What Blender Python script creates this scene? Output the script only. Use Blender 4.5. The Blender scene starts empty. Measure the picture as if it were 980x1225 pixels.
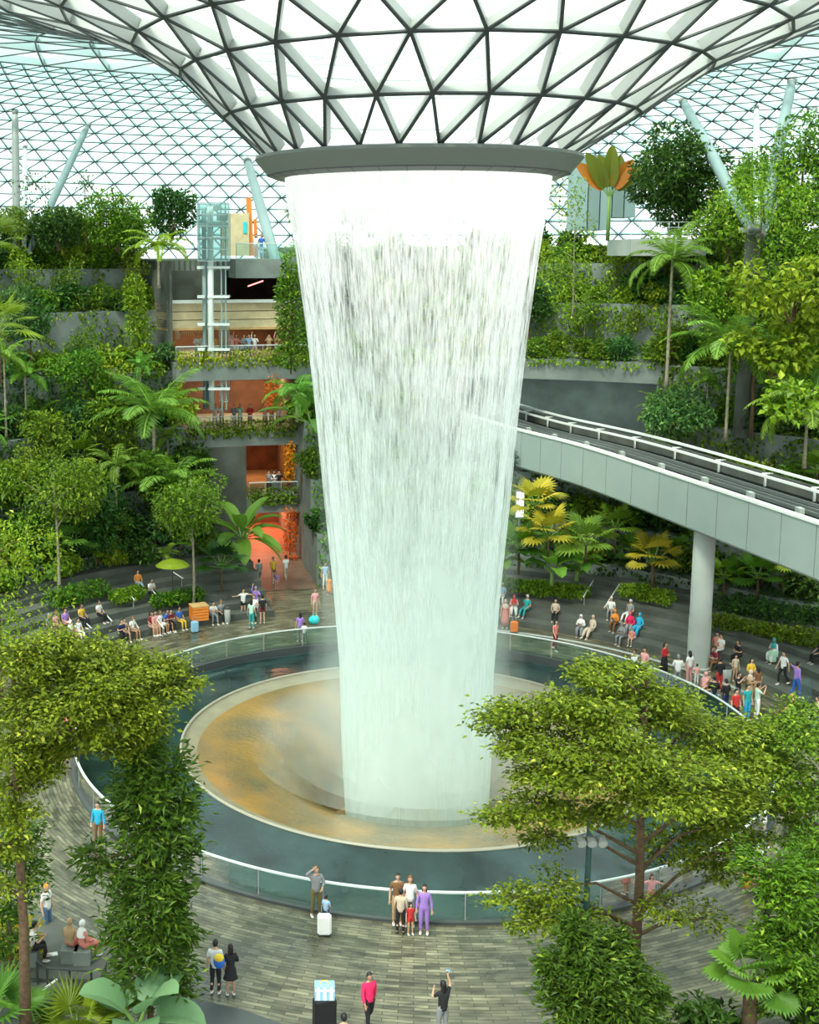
import bpy, bmesh, math, random
import numpy as np
from mathutils import Vector, Matrix
PI = math.pi
S = bpy.context.scene
COL = S.collection
RNG = np.random.default_rng(7)
random.seed(7)

# ------------------------------------------------------------------ camera
F, PITCH, X0, Y0 = 1497.5, 0.1543, 325.7, 537.4
CAM = np.array([-6.25, -52.54, 21.42])
cam = bpy.data.objects.new('camera', bpy.data.cameras.new('camera'))
COL.objects.link(cam)
cam.location = CAM
cam.rotation_euler = (PI / 2 - PITCH, 0, 0)
cam.data.sensor_width = 36; cam.data.sensor_height = 36
cam.data.sensor_fit = 'VERTICAL'
cam.data.lens = F * 36 / 1225
cam.data.shift_x = (490 - X0) / 1225
cam.data.shift_y = (Y0 - 612.5) / 1225
cam.data.clip_end = 600
S.camera = cam
S.view_settings.view_transform = 'Standard'
S.view_settings.look = 'None'
S.view_settings.gamma = 1
S.view_settings.use_curve_mapping = False
S.view_settings.exposure = 0.25
UU = np.array([0, math.sin(PITCH), math.cos(PITCH)]); DD = np.array([0, math.cos(PITCH), -math.sin(PITCH)])

def ray(px, py):
    return np.array([1., 0, 0]) * (px - X0) / F + UU * (Y0 - py) / F + DD
def P(px, py, Y):
    """point seen at photo pixel (px,py) lying in the vertical plane y=Y"""
    v = ray(px, py); return Vector(CAM + v * ((Y - CAM[1]) / v[1]))
def G(px, py, z=0.0):
    """point seen at photo pixel (px,py) lying at height z"""
    v = ray(px, py); return Vector(CAM + v * ((z - CAM[2]) / v[2]))
def proj(p):
    v = np.array(p) - CAM; d = v @ DD
    return X0 + F * v[0] / d, Y0 - F * (v @ UU) / d

# ------------------------------------------------------------------ materials
M = {}
def nodes(name):
    m = bpy.data.materials.new(name); m.use_nodes = True
    nt = m.node_tree; M[name] = m
    return m, nt, nt.nodes, nt.links, nt.nodes['Principled BSDF']
def mat(name, col, rough=0.6, metal=0.0, noise=0.0, nscale=3.0, bump=0.0, emit=0, spec=0.5):
    m, nt, N, L, b = nodes(name)
    b.inputs['Base Color'].default_value = (*col, 1)
    b.inputs['Roughness'].default_value = rough
    b.inputs['Metallic'].default_value = metal
    b.inputs['Specular IOR Level'].default_value = spec
    if noise or bump:
        tc = N.new('ShaderNodeTexCoord'); n = N.new('ShaderNodeTexNoise')
        n.inputs['Scale'].default_value = nscale; n.inputs['Detail'].default_value = 6
        L.new(tc.outputs['Object'], n.inputs['Vector'])
        r = N.new('ShaderNodeValToRGB')
        r.color_ramp.elements[0].position = .3; r.color_ramp.elements[1].position = .7
        r.color_ramp.elements[0].color = (*[c * (1 - noise) for c in col], 1)
        r.color_ramp.elements[1].color = (*[min(1, c * (1 + noise)) for c in col], 1)
        L.new(n.outputs['Fac'], r.inputs['Fac']); L.new(r.outputs['Color'], b.inputs['Base Color'])
        if bump:
            bp = N.new('ShaderNodeBump'); bp.inputs['Strength'].default_value = bump
            L.new(n.outputs['Fac'], bp.inputs['Height']); L.new(bp.outputs['Normal'], b.inputs['Normal'])
    if emit:
        b.inputs['Emission Color'].default_value = (*col, 1); b.inputs['Emission Strength'].default_value = emit
    return m
def leafmat(name, c0, c1, c2=None, trans=.35, rough=.45):
    """leaf surface, each leaf its own tone between c0 and c1 (a few c2)"""
    m, nt, N, L, b = nodes(name)
    at = N.new('ShaderNodeAttribute'); at.attribute_name = 'tone'
    oi = N.new('ShaderNodeObjectInfo')
    r = N.new('ShaderNodeValToRGB'); e = r.color_ramp.elements
    e[0].color = (*c0, 1); e[1].color = (*c1, 1); e[1].position = .8 if c2 else 1
    if c2:
        k = e.new(1.0); k.color = (*c2, 1)
    L.new(at.outputs['Fac'], r.inputs['Fac'])
    hs = N.new('ShaderNodeHueSaturation')
    mr = N.new('ShaderNodeMapRange'); mr.inputs['To Min'].default_value = .462; mr.inputs['To Max'].default_value = .505
    L.new(oi.outputs['Random'], mr.inputs['Value']); L.new(mr.outputs['Result'], hs.inputs['Hue'])
    L.new(r.outputs['Color'], hs.inputs['Color'])
    b.inputs['Roughness'].default_value = rough
    b.inputs['Specular IOR Level'].default_value = .35
    L.new(hs.outputs['Color'], b.inputs['Base Color'])
    t = N.new('ShaderNodeBsdfTranslucent'); mx = N.new('ShaderNodeMixShader'); mx.inputs[0].default_value = trans
    L.new(hs.outputs['Color'], t.inputs['Color'])
    L.new(b.outputs[0], mx.inputs[1]); L.new(t.outputs[0], mx.inputs[2])
    L.new(mx.outputs[0], N['Material Output'].inputs['Surface'])
    return m

leafmat('leaf_mid', (.018, .075, .005), (.17, .38, .02), (.42, .60, .06))
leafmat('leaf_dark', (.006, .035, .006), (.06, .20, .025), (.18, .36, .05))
leafmat('leaf_bright', (.05, .15, .006), (.31, .50, .025), (.60, .72, .08))
leafmat('leaf_teal', (.02, .10, .03), (.11, .31, .07), (.28, .50, .14))
leafmat('leaf_yellow', (.28, .30, .02), (.60, .52, .04), (.85, .62, .08))
leafmat('leaf_palm', (.03, .12, .015), (.20, .44, .05), (.42, .64, .13))
leafmat('leaf_near', (.022, .075, .004), (.24, .42, .025), (.58, .70, .09))
leafmat('leaf_neardark', (.015, .07, .008), (.08, .23, .02), (.26, .46, .05))
leafmat('leaf_pale', (.10, .22, .10), (.24, .42, .20), None, .3)
leafmat('leaf_olive', (.05, .10, .01), (.16, .23, .02), (.80, .28, .02), .3)
mat('bark', (.12, .075, .04), .9, noise=.4, nscale=8, bump=.3)
mat('bark_pale', (.30, .27, .19), .9, noise=.35, nscale=6, bump=.3)
mat('soil', (.02, .035, .012), .95, noise=.4, nscale=1)
mat('concrete', (.19, .225, .205), .8, noise=.22, nscale=.8, bump=.1)
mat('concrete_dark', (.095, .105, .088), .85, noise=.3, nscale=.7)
mat('concrete_pale', (.42, .46, .42), .75, noise=.1, nscale=.6)
mat('beam_panel', (.33, .41, .385), .5, noise=.06, nscale=.4)
mat('beam_white', (.80, .84, .80), .5)
mat('steel_white', (.66, .73, .71), .45)
mat('steel_teal', (.24, .345, .34), .45)
mat('panel_teal', (.30, .44, .44), .5)
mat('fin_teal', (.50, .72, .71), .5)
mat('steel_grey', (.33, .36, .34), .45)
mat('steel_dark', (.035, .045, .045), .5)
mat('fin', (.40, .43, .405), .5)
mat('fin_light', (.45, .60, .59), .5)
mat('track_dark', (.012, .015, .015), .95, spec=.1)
mat('rail', (.22, .25, .24), .35, .3)
mat('ring_steel', (.15, .175, .155), .5)
mat('ring_soffit', (.38, .40, .38), .6)
mat('wood', (.62, .40, .16), .6, noise=.15, nscale=2)
mat('wood_pale', (.66, .55, .33), .6, noise=.12, nscale=2)
mat('brown_dark', (.055, .035, .025), .8)
mat('kerb', (.06, .07, .07), .4)
mat('orange', (.85, .25, .03), .6); mat('red', (.6, .03, .03), .6); mat('blue', (.03, .16, .65), .5)
mat('white', (.85, .85, .83), .6); mat('black', (.015, .015, .018), .5); mat('yellow', (.85, .6, .03), .6)
mat('turquoise', (.02, .62, .68), .5); mat('lightblue', (.3, .55, .75), .5)

def glass(name, col, alpha_clear, dirt=(.7, .85, .82)):
    m, nt, N, L, b = nodes(name)
    N.remove(b)
    t = N.new('ShaderNodeBsdfTransparent'); t.inputs[0].default_value = (*col, 1)
    d = N.new('ShaderNodeBsdfTranslucent'); d.inputs[0].default_value = (*dirt, 1)
    g = N.new('ShaderNodeBsdfGlossy'); g.inputs['Roughness'].default_value = .05
    fr = N.new('ShaderNodeFresnel'); fr.inputs[0].default_value = 1.45
    m1 = N.new('ShaderNodeMixShader'); m1.inputs[0].default_value = alpha_clear
    L.new(d.outputs[0], m1.inputs[1]); L.new(t.outputs[0], m1.inputs[2])
    m2 = N.new('ShaderNodeMixShader'); L.new(fr.outputs[0], m2.inputs[0])
    L.new(m1.outputs[0], m2.inputs[1]); L.new(g.outputs[0], m2.inputs[2])
    L.new(m2.outputs[0], N['Material Output'].inputs['Surface'])
    return m
glass('roof_glass', (.88, .955, .94), .80)
glass('clear_glass', (.80, .93, .90), .93)
glass('shaft_glass', (.82, .94, .93), .84)

# ------------------------------------------------------------------ mesh helpers
def mesh_from(name, V, Fc, mats, mi=None, smooth=False, tone=None):
    me = bpy.data.meshes.new(name)
    V = np.asarray(V, dtype=np.float32).reshape(-1, 3)
    me.from_pydata(V.tolist(), [], [list(map(int, f)) for f in Fc])
    for m in (mats if isinstance(mats, (list, tuple)) else [mats]): me.materials.append(M[m] if isinstance(m, str) else m)
    if mi is not None: me.polygons.foreach_set('material_index', np.asarray(mi, dtype=np.int32))
    if smooth: me.polygons.foreach_set('use_smooth', np.ones(len(me.polygons), dtype=bool))
    if tone is not None:
        a = me.attributes.new('tone', 'FLOAT', 'POINT'); a.data.foreach_set('value', np.asarray(tone, dtype=np.float32))
    me.update()
    return me
class MB:
    """collects boxes, tubes, prisms; builds ONE mesh"""
    def __init__(s): s.v = []; s.f = []; s.m = []; s.sm = []
    def add(s, V, Fc, mi=0):
        o = len(s.v); s.v += [tuple(v) for v in V]; s.f += [[i + o for i in f] for f in Fc]; s.m += [mi] * len(Fc)
    def box(s, c, d, rz=0, mi=0, mat4=None):
        c = Vector(c); hx, hy, hz = d[0] / 2, d[1] / 2, d[2] / 2
        R = Matrix.Rotation(rz, 3, 'Z')
        V = [c + R @ Vector((x, y, z)) for x, y, z in [(-hx,-hy,-hz),(hx,-hy,-hz),(hx,hy,-hz),(-hx,hy,-hz),(-hx,-hy,hz),(hx,-hy,hz),(hx,hy,hz),(-hx,hy,hz)]]
        s.add(V, [(0,3,2,1),(4,5,6,7),(0,1,5,4),(1,2,6,5),(2,3,7,6),(3,0,4,7)], mi)
    def beam(s, a, b, w, h, up=(0, 0, 1), mi=0, off=0.0):
        """box from a to b, w wide, h deep along up, shifted off along up"""
        a = Vector(a); b = Vector(b); t = (b - a).normalized(); up = Vector(up)
        sd = t.cross(up)
        if sd.length < 1e-4: sd = t.cross(Vector((1, 0, 0)))
        sd.normalize(); n = sd.cross(t).normalized()
        if n.dot(up) < 0: n = -n
        V = [p + sd * x * w / 2 + n * (off + z) for p in (a, b) for x, z in ((-1, 0), (1, 0), (1, h), (-1, h))]
        s.add(V, [(0,1,2,3),(7,6,5,4),(0,4,5,1),(1,5,6,2),(2,6,7,3),(3,7,4,0)], mi)
    def tube(s, pts, rad, n=8, mi=0, cap=True):
        pts = [Vector(p) for p in pts]
        if not isinstance(rad, (list, tuple)): rad = [rad] * len(pts)
        o = len(s.v); ref = None
        for i, p in enumerate(pts):
            t = (pts[min(i + 1, len(pts) - 1)] - pts[max(i - 1, 0)]).normalized()
            if ref is None:
                ref = t.cross(Vector((0, 0, 1)))
                if ref.length < .05: ref = t.cross(Vector((1, 0, 0)))
            ref = (ref - t * ref.dot(t)).normalized(); b = t.cross(ref)
            for k in range(n):
                a = 2 * PI * k / n; s.v.append(tuple(p + (ref * math.cos(a) + b * math.sin(a)) * rad[i]))
        for i in range(len(pts) - 1):
            for k in range(n):
                k2 = (k + 1) % n; s.f.append([o + i*n + k, o + i*n + k2, o + (i+1)*n + k2, o + (i+1)*n + k]); s.m.append(mi)
        if cap:
            s.f.append([o + k for k in range(n)][::-1]); s.m.append(mi)
            s.f.append([o + (len(pts)-1)*n + k for k in range(n)]); s.m.append(mi)
    def lathe(s, prof, n=96, a0=0, a1=2 * PI, mi=0, c=(0, 0)):
        full = abs(a1 - a0 - 2 * PI) < 1e-6; cols = n if full else n + 1; o = len(s.v)
        for k in range(cols):
            a = a0 + (a1 - a0) * k / n
            for r, z in prof: s.v.append((c[0] + r * math.cos(a), c[1] + r * math.sin(a), z))
        q = len(prof)
        for k in range(n):
            k2 = (k + 1) % cols
            for i in range(q - 1): s.f.append([o + k*q + i, o + k2*q + i, o + k2*q + i + 1, o + k*q + i + 1]); s.m.append(mi)
    def sector(s, r0, r1, a0, a1, z0, z1, n=24, mi=0):
        """solid arc block, angles in degrees"""
        a0, a1 = math.radians(a0), math.radians(a1); o = len(s.v)
        for k in range(n + 1):
            a = a0 + (a1 - a0) * k / n; c, t = math.cos(a), math.sin(a)
            s.v += [(r0*c, r0*t, z0), (r1*c, r1*t, z0), (r1*c, r1*t, z1), (r0*c, r0*t, z1)]
        for k in range(n):
            b = o + k * 4; d = b + 4
            for i in range(4):
                j = (i + 1) % 4; s.f.append([b + i, b + j, d + j, d + i]); s.m.append(mi)
        s.f.append([o, o+3, o+2, o+1]); s.m.append(mi)
        e = o + n * 4; s.f.append([e, e+1, e+2, e+3]); s.m.append(mi)
    def mesh(s, name, mats, smooth=False): return mesh_from(name, s.v, s.f, mats, s.m, smooth)
def link(name, me, parent=None, loc=None, rz=0):
    o = bpy.data.objects.new(name, me); COL.objects.link(o)
    if parent: o.parent = parent
    if loc is not None: o.location = loc
    if rz: o.rotation_euler.z = rz
    return o
def bld(mb, name, mats, parent=None, smooth=False, loc=None): return link(name, mb.mesh(name, mats, smooth), parent, loc)
def tag(o, label, cat, group=None, kind=None):
    o['label'] = label; o['category'] = cat
    if group: o['group'] = group
    if kind: o['kind'] = kind
    return o
def struct(o): o['kind'] = 'structure'; return o
def thing(name, label, cat, loc=(0, 0, 0), rz=0, group=None):
    o = bpy.data.objects.new(name, None); COL.objects.link(o); o.location = loc; o.rotation_euler = (0, 0, rz); o.empty_display_size = .3
    return tag(o, label, cat, group)
def dup(root, loc, rz=0, sc=1.0, label=None, group=None):
    r = root.copy(); COL.objects.link(r); r.location = loc; r.rotation_euler = (0, 0, rz)
    r.scale = (sc, sc, sc) if isinstance(sc, (int, float)) else sc
    if label: r['label'] = label
    if group: r['group'] = group
    for ch in list(root.children):
        c = ch.copy(); COL.objects.link(c); c.parent = r
        for g in ch.children:
            d = g.copy(); COL.objects.link(d); d.parent = c
    return r
used_proto = set()
def put(root, loc, rz=0, sc=1.0, label=None, group=None):
    """first use moves the thing itself, later uses copy it"""
    if root.name in used_proto: return dup(root, loc, rz, sc, label, group)
    used_proto.add(root.name)
    root.location = loc; root.rotation_euler = (0, 0, rz); root.scale = (sc, sc, sc) if isinstance(sc, (int, float)) else sc
    if label: root['label'] = label
    if group: root['group'] = group
    return root

# ------------------------------------------------------------------ leaves
def unit(a): return a / (np.linalg.norm(a, axis=1, keepdims=True) + 1e-9)
def leaf_arrays(pos, dr, nr, Ls, Ws, fold=.25):
    """diamond leaves folded along the midrib; returns verts, tris"""
    n = len(pos); dr = unit(dr); sd = unit(np.cross(dr, nr)); up = np.cross(sd, dr)
    Ls = np.broadcast_to(np.asarray(Ls), (n,))[:, None]; Ws = np.broadcast_to(np.asarray(Ws), (n,))[:, None]
    b = pos; t = pos + dr * Ls - up * Ls * .12
    m = pos + dr * Ls * .45 + up * Ws * fold
    l = m + sd * Ws / 2; r = m - sd * Ws / 2; 
    l = l - up * 0; 
    V = np.stack([b, l, t, r], 1).reshape(-1, 3)
    i = np.arange(n)[:, None] * 4
    T = np.concatenate([i + np.array([[0, 2, 1]]), i + np.array([[0, 3, 2]])], 1).reshape(-1, 3)
    return V, T
def leaf_mesh(name, pos, dr, nr, Ls, Ws, mat_, rng, extra=None):
    V, T = leaf_arrays(pos, dr, nr, Ls, Ws)
    tone = np.repeat(np.clip(rng.normal(.45, .24, len(pos)), 0, 1), 4)
    return mesh_from(name, V, T, mat_, tone=tone)
def blob_leaves(blobs, n, L, rng, W=None, up=.6, out=.7, inner=.55):
    """blobs: (cx,cy,cz,rx,ry,rz); leaves near the surface of each"""
    B = np.array(blobs, float); area = B[:, 3] * B[:, 4] + B[:, 3] * B[:, 5]; pr = area / area.sum()
    k = rng.choice(len(B), n, p=pr); d = unit(rng.normal(size=(n, 3)))
    rr = (inner + (1 - inner) * rng.random(n) ** .6)[:, None]
    pos = B[k, :3] + d * rr * B[k, 3:6]
    nr = unit(d * .5 + np.array([0, 0, up]) + rng.normal(size=(n, 3)) * .35)
    dr = unit(d * out + rng.normal(size=(n, 3)) * .6 + np.array([0, 0, -.15]))
    Ls = L * rng.uniform(.6, 1.3, n)
    return pos, dr, nr, Ls, Ls * (W or .5)
def clumpy(c, r, nb, rng, squash=.8):
    out = []
    for i in range(nb):
        d = rng.normal(size=3); d /= np.linalg.norm(d); q = r * rng.uniform(.35, .72)
        out.append((c[0] + d[0]*q, c[1] + d[1]*q, c[2] + d[2]*q*squash, r*rng.uniform(.3, .5), r*rng.uniform(.3, .5), r*rng.uniform(.25, .42)))
    return out
def pinnate(rng, nfr, length, droop, lw, nl=22, elev=(.2, 1.2), broad=False):
    """pinnate fronds from the origin; returns V,T,tone"""
    Vs, Ts, tn = [], [], []; o = 0
    for f in range(nfr):
        az = 2.399 * f + rng.uniform(-.2, .2); el = elev[0] + (elev[1] - elev[0]) * ((f + .5) / nfr) ; Lf = length * rng.uniform(.85, 1.1)
        t = np.linspace(.06, 1, nl); ang = el - droop * t ** 1.5 * (1.15 - .3 * el)
        ds = np.diff(np.concatenate([[0], t])) * Lf
        rr = np.cumsum(np.cos(ang) * ds); zz = np.cumsum(np.sin(ang) * ds)
        ca, sa = math.cos(az), math.sin(az)
        pos = np.stack([rr * ca, rr * sa, zz], 1)
        tang = np.stack([np.cos(ang) * ca, np.cos(ang) * sa, np.sin(ang)], 1)
        side = np.array([-sa, ca, 0.]); nrm = np.cross(tang, np.broadcast_to(side, tang.shape)) * -1
        nrm = np.where(nrm[:, 2:3] < 0, -nrm, nrm)
        prof = np.sin(np.clip(t * 1.02, 0, 1) ** .75 * PI) ** .6 * .8 + .2
        for sgn in (1, -1):
            drn = unit(tang * (.55 if not broad else .4) + side * sgn + np.array([0, 0, -.28]) + rng.normal(size=(nl, 3)) * .06)
            Ll = lw * prof * rng.uniform(.85, 1.1, nl)
            V, T = leaf_arrays(pos, drn, nrm, Ll, (ds.mean() * (1.5 if broad else .85)) * np.ones(nl), fold=.1)
            Vs.append(V); Ts.append(T + o); o += len(V); tn.append(np.repeat(np.clip(rng.normal(.4 + .25 * rng.random(), .12, nl), 0, 1), 4))
        # rachis ribbon
        w = .035 * length / 3
        Vr = np.concatenate([pos + side * w, pos - side * w, ]); q = len(pos)
        Tr = [[i, i + 1, q + i + 1] for i in range(q - 1)] + [[i, q + i + 1, q + i] for i in range(q - 1)]
        Vs.append(Vr); Ts.append(np.array(Tr) + o); o += len(Vr); tn.append(np.full(len(Vr), .75))
    return np.concatenate(Vs), np.concatenate(Ts), np.concatenate(tn)
def fanleaf(c, dr, nr, R, nseg, rng, spread=2.6, split=.35, droop=.25):
    """one palmate leaf made of pleated segments"""
    dr = np.array(dr, float); dr /= np.linalg.norm(dr); sd = np.cross(dr, nr); sd /= np.linalg.norm(sd); up = np.cross(sd, dr)
    V, T = [], []
    for i in range(nseg):
        a = -spread / 2 + spread * (i + .5) / nseg; w = spread / nseg * .5
        q = [a - w, a, a + w]
        d = [dr * math.cos(x) + sd * math.sin(x) for x in q]; o = len(V); r = R * (1 - .12 * abs(a)) * rng.uniform(.92, 1.05)
        V += [c, c + d[0]*r*(1-split) , c + d[1]*r*(1-split) + up*R*.04, c + d[2]*r*(1-split), c + d[1]*r - up*R*droop]
        T += [[o, o+1, o+2], [o, o+2, o+3], [o+1, o+4, o+2], [o+2, o+4, o+3]]
    return V, T
# ------------------------------------------------------------------ light
w = bpy.data.worlds.new('sky'); S.world = w; w.use_nodes = True
nt = w.node_tree; bg = nt.nodes['Background']
tc = nt.nodes.new('ShaderNodeTexCoord'); sx = nt.nodes.new('ShaderNodeSeparateXYZ'); cr = nt.nodes.new('ShaderNodeValToRGB')
cr.color_ramp.elements[0].color = (1.0, .93, .95, 1); cr.color_ramp.elements[0].position = .0
cr.color_ramp.elements[1].color = (.93, 1.0, .99, 1); cr.color_ramp.elements[1].position = .5
nt.links.new(tc.outputs['Generated'], sx.inputs[0]); nt.links.new(sx.outputs['Z'], cr.inputs[0]); nt.links.new(cr.outputs[0], bg.inputs[0])
bg.inputs[1].default_value = 1.85
sun = bpy.data.objects.new('sun', bpy.data.lights.new('sun', 'SUN')); COL.objects.link(sun)
sun.data.energy = 5.5; sun.data.angle = .3; sun.data.color = (1, .95, .82)
sun.rotation_euler = (math.radians(28), math.radians(-22), 0)

# ------------------------------------------------------------------ roof
PR = [(6.3, 25.3), (8.4, 26.85), (10.6, 28.55), (12.9, 29.65), (15.6, 30.7), (18.8, 31.6), (21.2, 32.2), (23.8, 32.75), (26.6, 33.25), (29.6, 33.65), (32.8, 33.9), (36.2, 33.95), (40, 33.7),
      (42.6, 33.35), (45.2, 32.8), (47.8, 32.1), (50.4, 31.2), (53, 30.1), (55.5, 28.8), (57.9, 27.2), (60.2, 25.3), (62.3, 23.1), (64.1, 20.6), (65.6, 17.8), (66.7, 14.8), (67.4, 11.6), (67.7, 8.2)]
PRr = [a for a, b in PR]; PRz = [b for a, b in PR]
def roof_cx(r): return -.3 + 1.3 * min(1, max(0, (r - 6.3) / 6.5)) 
def roof_node(i, k, N, off):
    r, z = PR[i]; a = 2 * PI * (k + off) / N + .07
    return Vector((roof_cx(r) + r * math.cos(a), r * math.sin(a), z))
def roof_nrm(i, k, N, off):
    r0, z0 = PR[max(0, i - 1)]; r1, z1 = PR[min(len(PR) - 1, i + 1)]; a = 2 * PI * (k + off) / N + .07
    dr, dz = r1 - r0, z1 - z0; L = math.hypot(dr, dz)
    n = Vector((-dz / L * math.cos(a), -dz / L * math.sin(a), dr / L))
    return n
def roof_z(p):
    r = math.hypot(p[0] - 1, p[1]); return float(np.interp(r, PRr, PRz))
roof = bpy.data.objects.new('ceiling', None); COL.objects.link(roof); struct(roof)
gl = MB(); grids = []
def zone(i0, i1, N, fw, fh, fd, name, fin):
    g = MB()
    for i in range(i0, i1 + 1):
        o = .5 * (i % 2)
        for k in range(N):
            a = roof_node(i, k, N, o); na = roof_nrm(i, k, N, o)
            mem = [roof_node(i, k + 1, N, o)] if i > i0 or i0 > 0 else []
            if i < i1:
                o2 = .5 * ((i + 1) % 2)
                if o2 > o: ks = (k - 1, k)
                else: ks = (k, k + 1)
                c, d = roof_node(i + 1, ks[0], N, o2), roof_node(i + 1, ks[1], N, o2)
                mem += [c, d]
                e = na * (fd + .02)
                gl.add([a + e, d + e, c + e], [(0, 1, 2)])
                b2 = roof_node(i, k + 1, N, o)
                gl.add([a + e, b2 + e, d + e], [(0, 1, 2)])
            for q in mem:
                g.beam(a, q, fw, fh, na, 1, 0)
                g.beam(a, q, fw * .62, fd, na, 0, fh)
    o = bld(g, name, [fin, 'steel_dark'], roof)
    return o
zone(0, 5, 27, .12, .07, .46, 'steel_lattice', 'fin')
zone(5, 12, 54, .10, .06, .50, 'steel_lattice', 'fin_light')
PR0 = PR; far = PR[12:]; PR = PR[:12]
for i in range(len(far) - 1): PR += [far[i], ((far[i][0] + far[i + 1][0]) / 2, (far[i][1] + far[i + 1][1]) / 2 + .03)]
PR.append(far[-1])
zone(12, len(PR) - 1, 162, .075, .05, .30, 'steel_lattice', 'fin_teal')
PR = PR0
bld(gl, 'glazing', ['roof_glass'], roof)
# oculus ring
rg = MB()
rg.lathe([(5.45, 24.50), (5.75, 24.46), (6.15, 24.62), (6.66, 25.22), (6.64, 25.34), (6.2, 25.42), (5.6, 25.42), (5.45, 24.50)], 120, c=(-.3, 0))
orr = bld(rg, 'oculus_ring', ['ring_steel'], roof)
sb = MB()
for k in range(36):
    a = 2 * PI * k / 36; d = Vector((math.cos(a), math.sin(a), 0)); c0 = Vector((-.3, 0, 0))
    sb.beam(c0 + d * 5.74 + Vector((0, 0, 24.45)), c0 + d * 6.16 + Vector((0, 0, 24.61)), .03, .02, mi=0)
sb.lathe([(6.10, 24.585), (6.17, 24.61), (6.17, 24.635), (6.10, 24.60)], 120, c=(-.3, 0))
bld(sb, 'soffit_joint', ['steel_dark'], orr)
ch = MB(); ch.lathe([(5.46, 25.3), (5.40, 24.66), (5.43, 24.66), (5.46, 25.3)], 120, c=(-.3, 0))
bld(ch, 'water_channel', ['steel_white'], orr)

# support columns, slanting, each from the planting up to the roof
def to_roof(px, py):
    v = ray(px, py); t = 62.
    while t < 135:
        p = CAM + v * t
        if t > 70 and p[2] > roof_z(p): return Vector(p)
        t += .1
    return Vector(CAM + v * 95)
cols = [((18, 132), (20, 300), .30, 'grey upright steel column at the left edge above the trees', 'steel_grey'),
        ((106, 148), (42, 285), .30, 'leaning pale steel column above the left treetops, second from the left edge', 'steel_teal'),
        ((30, 175), (29, 280), .22, 'thin white steel column close behind the upright grey one at the left edge', 'steel_white'),
        ((296, 192), (330, 312), .42, 'thick leaning steel column just left of the steel water ring', 'steel_teal'),
        ((817, 120), (892, 262), .38, 'thick steel column leaning left above the right treetops', 'steel_teal'),
        ((905, 128), (906, 262), .24, 'thin upright white steel column between the two thick leaning ones on the right', 'steel_white'),
        ((948, 96), (914, 264), .38, 'thick steel column leaning right above the right treetops', 'steel_teal'),
        ((975, 130), (918, 268), .24, 'thin white steel column leaning far right at the right edge', 'steel_white')]
for a, b, r, lab, mm in cols:
    top = to_roof(*a); bot = P(b[0], b[1], min(top.y - 1, 38 if b[0] < 500 else 24.5)); 
    base = bot + (bot - top).normalized() * 1.5
    t = thing('support_column', lab, 'column', base, group='slanting roof columns')
    m = MB(); d = top - base; m.tube([Vector((0,0,0)), d * .08, d * .5, d * .93, d * 1.003], [r * .55, r * .9, r, r * .85, r * .4], 14)
    bld(m, 'shaft', [mm], t, True)
    m = MB(); m.tube([d * .0, d * .02], [r * .8, r * .7], 12); m.tube([d * .975, d * 1.0], [r * .7, r * .9], 12); bld(m, 'end_joint', ['steel_grey'], t, True)

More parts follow.
